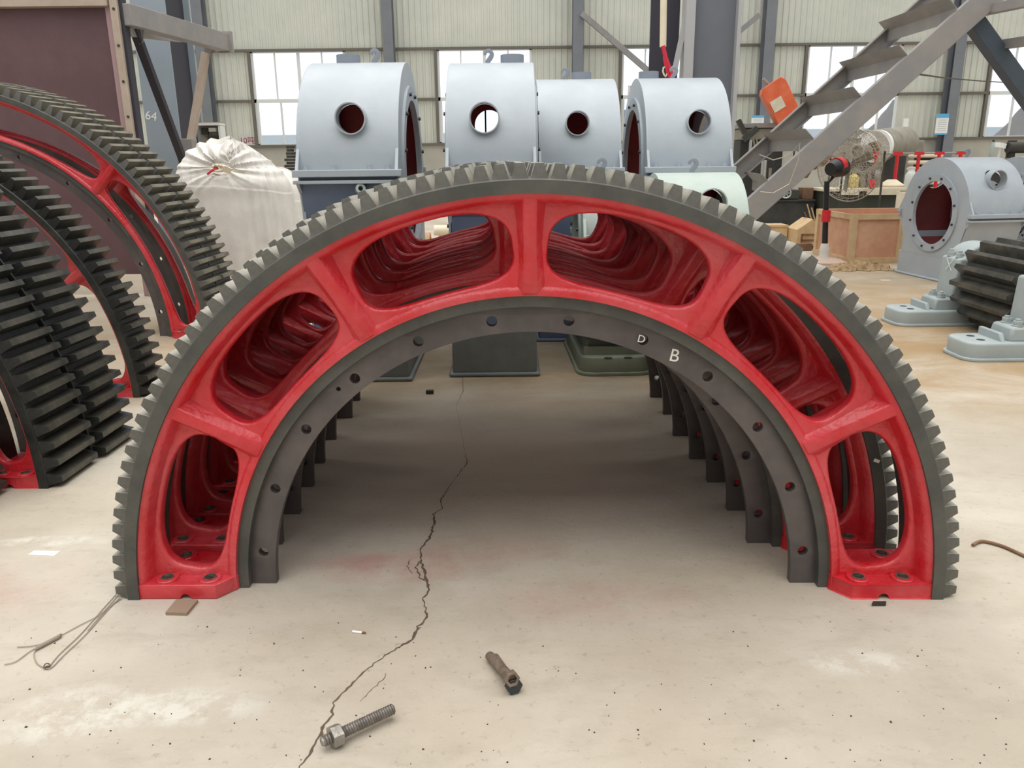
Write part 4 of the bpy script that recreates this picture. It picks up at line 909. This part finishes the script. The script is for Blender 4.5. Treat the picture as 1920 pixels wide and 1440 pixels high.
mk('grinding_machine', 'grey-brown bench grinder at the right end of the far workbench', 'machine', MB().cyl((P(1896, 280, y=24.4).x, 24.4, zb2), (P(1896, 280, y=24.4).x, 24.4, zb2+.5), .12, seg=14).cyl((P(1904, 280, y=24.4).x-.3, 24.3, zb2+.30), (P(1904, 280, y=24.4).x+.4, 24.3, zb2+.30), .16, seg=16), 'machine_dark')
# ---------------------------------------------------------------- plywood crate, fan, boxes
c0_, c1_ = P(1588, 494, z=0), P(1700, 494, z=0)
y0 = c0_.y; cw = P(1765, 490, y=y0).x-c0_.x; hh = P(1640, 401, y=y0).z; dd = 1.25
cr_ = thing('plywood_crate', 'open plywood crate with pale battens behind the right-hand grey housing', 'crate', (c0_.x+cw/2, y0+dd/2, 0))
for s_ in (-1, 1):
    part(MB().box((0, s_*(dd/2-.02), hh/2), (cw-.02, .018, hh-.01)), 'long_side', 'plywood', cr_); part(MB().box((s_*(cw/2-.02), 0, hh/2), (.018, dd-.02, hh-.01)), 'short_side', 'plywood', cr_)
part(MB().box((0, 0, .03), (cw-.04, dd-.04, .02)), 'floor_panel', 'plywood', cr_)
for s_ in (-1, 1):
    for z_ in (.04, hh-.04): part(MB().box((0, s_*(dd/2), z_), (cw+.04, .035, .075)), 'batten', 'wood_pale', cr_)
    for f_ in (-.5, 0.02, .5): part(MB().box((f_*(cw-.05), s_*(dd/2+.002), hh/2), (.08, .03, hh)), 'batten', 'wood_pale', cr_)
    for z_ in (.04, hh-.04): part(MB().box((s_*(cw/2), 0, z_), (.035, dd, .075)), 'batten', 'wood_pale', cr_)
    for f_ in (-.5, .5): part(MB().box((s_*(cw/2+.002), f_*(dd-.06), hh/2), (.03, .08, hh)), 'batten', 'wood_pale', cr_)
cr_.rotation_euler = (0, 0, .03)
fb = P(1546, 494, z=0)
fn = thing('industrial_fan', 'tall pedestal fan with wire cage and red and black motor, left of the crate', 'fan', (fb.x, fb.y+.05, 0))
W_ = lambda px, py, y=None: P(px, py, y=y or fb.y)-Vector(fn.location)
part(MB().lathe([(.30, 0), (.30, .03), (.22, .06), (.06, .09)], 40), 'base', 'rust_pale', fn, smooth=50) if 'rust_pale' in M else part(MB().lathe([(.34, 0), (.34, .03), (.22, .06), (.06, .09)], 40), 'base', 'board_pale', fn, smooth=50)
part(MB().lathe([(.075, .08), (.06, .16), (.07, .20), (.05, .28)], 16), 'wrapped_collar', 'cloth_white', fn, smooth=50)
hz = W_(1571, 315).z; hx = W_(1571, 315).x
part(MB().cyl((0, 0, .2), (W_(1553, 340).x, 0, W_(1553, 340).z), .042, .036, seg=14), 'pole', 'black_plastic', fn)
q = W_(1549, 405); part(MB().cyl(q+Vector((0, 0, -.08)), q+Vector((0, 0, .08)), .06, seg=12), 'clamp', 'signal_red', fn)
part(MB().cyl((W_(1553, 345).x, 0, W_(1553, 345).z), (hx, .0, hz-.08), .022, seg=8), 'yoke', 'black_plastic', fn)
D_ = Vector((.80, .58, .10)).normalized(); H_ = Vector((hx, 0, hz))
part(MB().cyl(H_-D_*.15, H_-D_*.04, .085, .125, seg=24).cyl(H_-D_*.04, H_+D_*.12, .125, .135, seg=24), 'motor', 'black_plastic', fn, smooth=30)
part(MB().cyl(H_-D_*.02+Vector((0, 0, .012)), H_+D_*.08+Vector((0, 0, .012)), .128, .132, seg=24), 'motor_band', 'signal_red', fn)
cgc = H_+D_*.30; u, v = MB().frame(D_); cg = MB(); RR = .50
for sgn in (1, -1):
    for r_, o_ in ((.12, .13), (.19, .127), (.26, .118), (.33, .10), (.40, .075), (.46, .04)): cg.tube([cgc+D_*o_*sgn+(u*math.cos(a)+v*math.sin(a))*r_ for a in [2*PI*k/36 for k in range(36)]], .0026, 5, closed=True)
cg.tube([cgc+(u*math.cos(a)+v*math.sin(a))*RR for a in [2*PI*k/40 for k in range(40)]], .008, 6, closed=True)
for k in range(36):
    a = 2*PI*k/36; e = u*math.cos(a)+v*math.sin(a); cg.tube([cgc+e*.06+D_*.135, cgc+e*.25+D_*.12, cgc+e*.40+D_*.05, cgc+e*RR, cgc+e*.40-D_*.05, cgc+e*.25-D_*.12, cgc+e*.06-D_*.135], .0022, 4)
cg.build('wire_cage', 'wire', fn)
for k in range(3):
    a = 2*PI*k/3+.4; e = u*math.cos(a)+v*math.sin(a); f_ = D_.cross(e)
    part(MB().hexa([cgc+e*.05-f_*.03, cgc+e*.05+f_*.03, cgc+e*.05+f_*.03+D_*.006, cgc+e*.05-f_*.03+D_*.006], [cgc+e*.36-f_*.06-D_*.05, cgc+e*.36+f_*.06+D_*.05, cgc+e*.36+f_*.06+D_*.056, cgc+e*.36-f_*.06-D_*.044]), 'blade', 'machine_grey', fn)
part(MB().cyl(cgc-D_*.1, cgc+D_*.05, .06, seg=16), 'blade_hub', 'machine_grey', fn)
# second caged fan standing further back
fq = P(1622, 270, y=15.6); f2 = thing('drum_fan', 'large dusty caged drum fan standing behind the pedestal fan', 'fan', (fq.x, 15.6, 0))
cg = MB(); cz = P(1622, 284, y=15.6).z; D2 = Vector((.75, .66, 0)).normalized(); u, v = MB().frame(D2); cc_ = Vector((0, 0, cz))
for o_ in [(-.2+.04*i) for i in range(11)]: cg.tube([cc_+D2*o_+(u*math.cos(a)+v*math.sin(a))*.38 for a in [2*PI*k/36 for k in range(36)]], .006, 5, closed=True)
for k in range(36):
    a = 2*PI*k/36; e = u*math.cos(a)+v*math.sin(a); cg.tube([cc_+e*.1-D2*.26, cc_+e*.28-D2*.25, cc_+e*.38-D2*.2, cc_+e*.38+D2*.2, cc_+e*.3+D2*.25], .004, 4)
cg.tube([cc_-D2*.27+(u*math.cos(a)+v*math.sin(a))*.12 for a in [2*PI*k/20 for k in range(20)]], .02, 6, closed=True)
cg.build('wire_cage', 'dust_grey', f2)
part(MB().cyl(cc_-D2*.24, cc_+D2*.1, .12, seg=18), 'motor', 'machine_grey', f2)
for s_ in (-1, 1): part(MB().cyl(cc_+u*.39*s_, Vector((u.x*.39*s_, u.y*.39*s_, 0)), .02, seg=8), 'stand_leg', 'machine_dark', f2)
part(MB().bar(Vector((u.x*.6, u.y*.6, .02)), Vector((-u.x*.6, -u.y*.6, .02)), .06, .04), 'foot_bar', 'machine_dark', f2)
# rag
rg = P(1612, 505, z=0); mb = MB(); nu, nv = 40, 16; vs = []; rr3 = random.Random(2)
for j in range(nv+1):
    for i in range(nu+1):
        x = (i/nu-.5)*.86; y = (j/nv-.5)*.36; e = max(0, 1-(abs(x/.43))**3)*max(0, 1-(abs(y/.18))**3)
        vs.append((x+.02*math.sin(j*1.3), y+.03*math.sin(i*.5)+.02*math.sin(i*1.7), .004+e*(.055+.035*math.sin(i*.9+j*.3)+.03*math.sin(j*1.1+i*.4))))
n = nu+1; mb.add(vs+[(a, b, .0) for a, b, c in vs], [(j*n+i, j*n+i+1, (j+1)*n+i+1, (j+1)*n+i) for j in range(nv) for i in range(nu)]+[((nv+1)*n+(j+1)*n+i, (nv+1)*n+(j+1)*n+i+1, (nv+1)*n+j*n+i+1, (nv+1)*n+j*n+i) for j in range(nv) for i in range(nu)])
mk('burlap_rag', 'crumpled brown burlap rag on the floor before the plywood crate', 'rag', mb, 'burlap', (rg.x, rg.y, .001), smooth=70)
# house-shaped wooden box and scrap wood
hb_ = P(1505, 458, z=0); yb = 13.6
pw_ = lambda px, py, y=13.6: P(px, py, y=y)
plat = thing('scrap_pallet', 'low pallet of planks and bricks under the wooden boxes', 'pallet', (pw_(1520, 470).x, yb, 0))
zpl = P(1500, 456, y=yb-.4).z
part(MB().box((0, 0, zpl-.02), (1.25, .9, .04)), 'deck', 'board_pale', plat)
for x in (-.55, 0, .55): part(MB().box((x, 0, (zpl-.04)/2), (.12, .85, zpl-.04)), 'bearer', 'wood_dark', plat, .004)
for i, (x, y, mt_) in enumerate(((-.3, -.36, 'wood_dark'), (.12, -.38, 'olive_paint'), (.42, -.36, 'brick_brown'))):
    if mt_ == 'brick_brown': mat('brick_brown', (150, 104, 84), .8, 0, 6, .2, 30, (170, 124, 100))
    part(MB().box((x, y-.12, .06), (.24, .14, .11)), 'block', mt_, plat, .006)
w1 = thing('wooden_box', 'pale wooden box with a gabled end and framed front panel', 'wooden box', (pw_(1502, 440).x, yb-.17, zpl+.002))
wd = .40; ht = P(1505, 432, y=yb).z-zpl; hp_ = P(1505, 408, y=yb).z-zpl
part(MB().prism([(-wd/2, -.2, 0), (wd/2, -.2, 0), (wd/2, -.2, ht), (.04, -.2, hp_), (-wd/2, -.2, ht+.04)], (0, .5, 0)), 'body', 'wood_pale', w1)
part(MB().box((.02, -.21, .045), (wd*.72, .02, .02)).box((.02, -.21, ht*.8), (wd*.72, .02, .02)).box((.02-wd*.35, -.21, ht*.45), (.02, .02, ht*.8)).box((.02+wd*.35, -.21, ht*.45), (.02, .02, ht*.8)), 'panel_frame', 'wood_dark', w1)
mk('wooden_box', 'plain pale wooden box left behind the gabled one', 'wooden box', MB().box((0, 0, .13), (.42, .35, .26)).box((.0, -.18, .24), (.44, .02, .03)).box((0, -.18, .02), (.44, .02, .03)), 'wood_pale', (pw_(1455, 430).x, yb+.22, zpl+.002))
rn = random.Random(11)
OFF = ('leftmost', 'second from left', 'middle', 'fourth from left', 'fifth from left', 'rightmost')
for i in range(6):
    p0 = Vector((pw_(1526+6*i, 450).x, yb-.1+.1*i, zpl+.01)); tp = Vector((p0.x-.22+.01*i, p0.y+.03, zpl+rn.uniform(.35, .62)))
    mk('wood_offcut', '%s wooden offcut, %s of those leaning beside the gabled box' % (('dark brown', 'pale', 'blackish')[i % 3], OFF[i]), 'offcut', MB().bar(p0, tp, rn.uniform(.03, .06), .012), ('wood_dark', 'wood_pale', 'machine_dark')[i % 3], group='wood offcuts beside the gabled box')
pln = P(1660, 372, y=17)
mk('pale_panel', 'pale board standing on the floor left of the right-hand housing', 'board', MB().box((0, 0, .38), (.40, .04, .76)), 'board_pale', (P(1696, 400, y=16.6).x, 16.6, 0))
mk('paper_scrap', 'pale paper scrap on the floor by the grey housing base', 'scrap', MB().box((0, 0, .003), (.12, .06, .006)), 'board_pale', tuple(P(1660, 526, z=0)))
# outside
mk('outside_shed', 'pale blue-grey building seen hazily through the windows', 'building', MB().box((0, 0, 1.9), (150, 4, 3.8)), 'outside_blue', (10, 80, 0))
mb = MB(); vs = []; nn = 26
for j in range(nn+1):
    for i in range(nn+1):
        x, y = (i/nn-.5)*2, (j/nn-.5)*2; r_ = math.hypot(x, y); vs.append((x*3.4, y*2.6, max(0, (1-r_)*4.6+.25*math.sin(7*x+3*y)+.2*math.sin(11*y-5*x)+rn.uniform(-.12, .12) if r_ < 1 else 0)))
mb.add(vs, [(j*(nn+1)+i, j*(nn+1)+i+1, (j+1)*(nn+1)+i+1, (j+1)*(nn+1)+i) for j in range(nn) for i in range(nn)])
h = mk('earth_heap', 'dark earth heap outside the fourth window', 'heap', mb, 'outside_dirt', (P(1680, 240, y=44).x, 44, -.05)); h['kind'] = 'stuff'
h = h.copy(); C.objects.link(h); h.location = (P(1930, 250, y=44).x, 44, -.05); h['label'] = 'dark earth heap outside the rightmost window'
# ---------------------------------------------------------------- on the floor in front
def thread(mb, p0, p1, r, pitch, seg=20):
    p0, p1 = Vector(p0), Vector(p1); d = (p1-p0); L = d.length; d.normalize(); u, v = mb.frame(d); n = int(L/pitch*2); vs = []
    for i in range(n+1):
        q = r if i % 2 else r*.86
        if i in (0, n): q = r*.8
        vs += [p0+d*L*i/n+(u*math.cos(2*PI*k/seg)+v*math.sin(2*PI*k/seg))*q for k in range(seg)]
    mb.add(vs, [(i*seg+k, i*seg+(k+1) % seg, (i+1)*seg+(k+1) % seg, (i+1)*seg+k) for i in range(n) for k in range(seg)]+[tuple(range(seg-1, -1, -1)), tuple(n*seg+k for k in range(seg))]); return mb
a = P(606, 1398, z=.018); b_ = P(738, 1336, z=.018); a.z = b_.z = .0305
sd = thing('threaded_stud', 'long threaded steel stud with a hex nut near its left end', 'bolt', tuple(a))
d = b_-a; dn = d.normalized(); r_ = .0155
thread(MB(), (0, 0, 0), d, r_, .0072).build('thread', 'thread_steel', sd, smooth=20)
nm = MB().cyl(dn*.022, dn*.052, .0300, seg=6, rot0=PI/6); nm.build('hex_nut', 'bare_steel', sd, bevel=.0015)
MB().cyl(-dn*.004, dn*.0, r_*.7, r_*.8, seg=20).build('stud_end', 'bare_steel', sd)
a = P(921, 1229, z=.018); b_ = P(966, 1296, z=.018); a.z = .0165; b_.z = .0225
for k, (off, lab) in enumerate(((0, 'dark hex-head bolt lying lower of the touching pair on the floor'), (1, 'rusty bolt with a hollow hex nut end, upper of the touching pair'))):
    if k == 0: p0, p1, z0 = P(928, 1242, z=0), P(961, 1296, z=0), .019
    else: p0, p1, z0 = P(918, 1228, z=.02), P(957, 1270, z=.05), None
    p0 = Vector((p0.x, p0.y, .0165)); p1 = Vector((p1.x, p1.y, .0255 if k == 0 else .050))
    bt = thing('hex_bolt', lab, 'bolt', tuple(p0), group=None); d = p1-p0; dn = d.normalized()
    MB().cyl((0, 0, 0), d, .0145, seg=20).build('shank', 'rust_steel', bt)
    if k == 0: MB().cyl(d, d+dn*.018, .0260, seg=6).build('hex_head', 'dark_bolt', bt, bevel=.001)
    else: MB().ring(d-dn*.004, d+dn*.018, .0235, .0145, 6).build('hex_nut', 'rust_steel', bt, bevel=.001); MB().cyl(d, d+dn*.006, .0145, seg=16).build('shank_end', 'wood_dark', bt)
a = P(661, 1186, z=0); b_ = P(679, 1188, z=0)
cg_ = thing('cigarette_butt', 'white cigarette butt on the floor above the crack', 'cigarette butt', (a.x, a.y, .004)); d = b_-a
MB().cyl((0, 0, 0), d, .004, seg=12).build('paper', 'white_board', cg_); MB().cyl(d, d*1.35, .0038, seg=12).build('burnt_end', 'wood_dark', cg_)
a = P(806, 738, z=0); mk('metal_chip', 'small dark metal chip on the floor under the arch', 'chip', MB().box((0, 0, .012), (.05, .035, .024)), 'machine_dark', tuple(a), bevel=.003)
a = P(83, 1038, z=0); mk('paper_strip', 'flat white paper strip on the floor at left', 'paper', MB().box((0, 0, .0015), (.11, .035, .003), Matrix.Rotation(-.1, 3, 'Z')), 'white_board', tuple(a))
# shims under the feet of the front gear
def quad_slab(name, label, pts, th, mt_):
    q = [P(x, y, z=th) for x, y in pts]; o = thing(name, label, 'shim', (q[0].x, q[0].y, 0)); lo3 = [Vector((p.x, p.y, .0005))-Vector(o.location) for p in q]; hi3 = [Vector((p.x, p.y, th))-Vector(o.location) for p in q]
    part(MB().hexa(lo3, [p+(h_-p)*.5-Vector((0, 0, .0003)) for p, h_ in zip(lo3, hi3)]), 'lower_ply', mt_, o); part(MB().hexa([p+(h_-p)*.5 for p, h_ in zip(lo3, hi3)], hi3), 'upper_ply', mt_, o)
quad_slab('wooden_shim', 'flat brown shim poking out under the left foot of the front gear', [(310, 1148), (350, 1149), (371, 1124), (331, 1123)], .012, 'tan_shim') if 'tan_shim' in M else quad_slab('wooden_shim', 'flat brown shim poking out under the left foot of the front gear', [(309, 1147), (350, 1149), (372, 1127), (332, 1126)], .012, 'wood_dark')
quad_slab('wooden_shim', 'small dark shim under the right foot of the front gear', [(1635, 1131), (1661, 1131), (1662, 1127), (1637, 1127)], .012, 'machine_dark')
# wire with twisted loops, bent rod
wl_ = thing('steel_wire', 'thin steel wire doubled and twisted, trailing from the left foot of the front gear', 'wire', tuple(P(225, 1120, z=0)))
W_ = lambda px, py, z=.004: P(px, py, z=z)-Vector(wl_.location)
def sm(pts, n=8):
    pts = [Vector(p) for p in pts]; out = []
    for i in range(len(pts)-1):
        p0 = pts[max(i-1, 0)]; p1 = pts[i]; p2 = pts[i+1]; p3 = pts[min(i+2, len(pts)-1)]
        for k in range(n):
            t = k/n; out.append(.5*((2*p1)+(-p0+p2)*t+(2*p0-5*p1+4*p2-p3)*t*t+(-p0+3*p1-3*p2+p3)*t**3))
    return out+[pts[-1]]
for pts in (((224, 1122), (205, 1140), (160, 1190), (120, 1228), (96, 1252), (84, 1252), (70, 1244), (64, 1230), (66, 1220), (80, 1208)),
            ((218, 1114), (196, 1138), (152, 1188), (112, 1226), (92, 1250)), ((222, 1115), (190, 1150), (150, 1172), (113, 1192), (100, 1198)), ((228, 1122), (200, 1142), (165, 1182))):
    MB().tube(sm([W_(*p) for p in pts]), .0016, 6).build('strand', 'wire', wl_)
for pts in (((80, 1208), (55, 1222), (30, 1240), (8, 1246)), ((84, 1206), (60, 1211), (32, 1213))): MB().tube(sm([W_(*p) for p in pts]), .0016, 6).build('strand', 'wire', wl_)
mb = MB(); ax0, ax1 = W_(114, 1192, .008), W_(68, 1216, .008)
for ph in (0, 2.1, 4.2):
    mb.tube([ax0.lerp(ax1, i/60)+Vector((0, math.cos(i*.9+ph), math.sin(i*.9+ph)))*.0065 for i in range(61)], .0018, 6)
mb.build('twist', 'wire', wl_)
MB().ring(W_(88, 1249, .001), W_(88, 1249, .010), .010, .006, 16).build('eyelet', 'rust_steel', wl_)
mk('bent_rod', 'bent grey steel rod lying on the floor at the right edge', 'rod', MB().tube(sm([P(1824, 1022, z=.008), P(1832, 1017, z=.008), P(1846, 1015, z=.008), P(1880, 1024, z=.008), P(1925, 1044, z=.008)]), .0065, 8), 'wood_dark')
# grit
mb = MB(); rg2 = random.Random(5)
for i in range(150):
    p = P(rg2.uniform(0, 1920), rg2.uniform(1165, 1440), z=0); s_ = rg2.uniform(.0008, .0026)
    mb.box((p.x, p.y, s_*.5), (s_*rg2.uniform(1, 2.5), s_*rg2.uniform(1, 2), s_), Matrix.Rotation(rg2.uniform(0, 3), 3, 'Z'))
mk('floor_grit', 'scattered dark grit on the concrete floor', 'grit', mb, 'machine_dark', smooth=0)['kind'] = 'stuff'
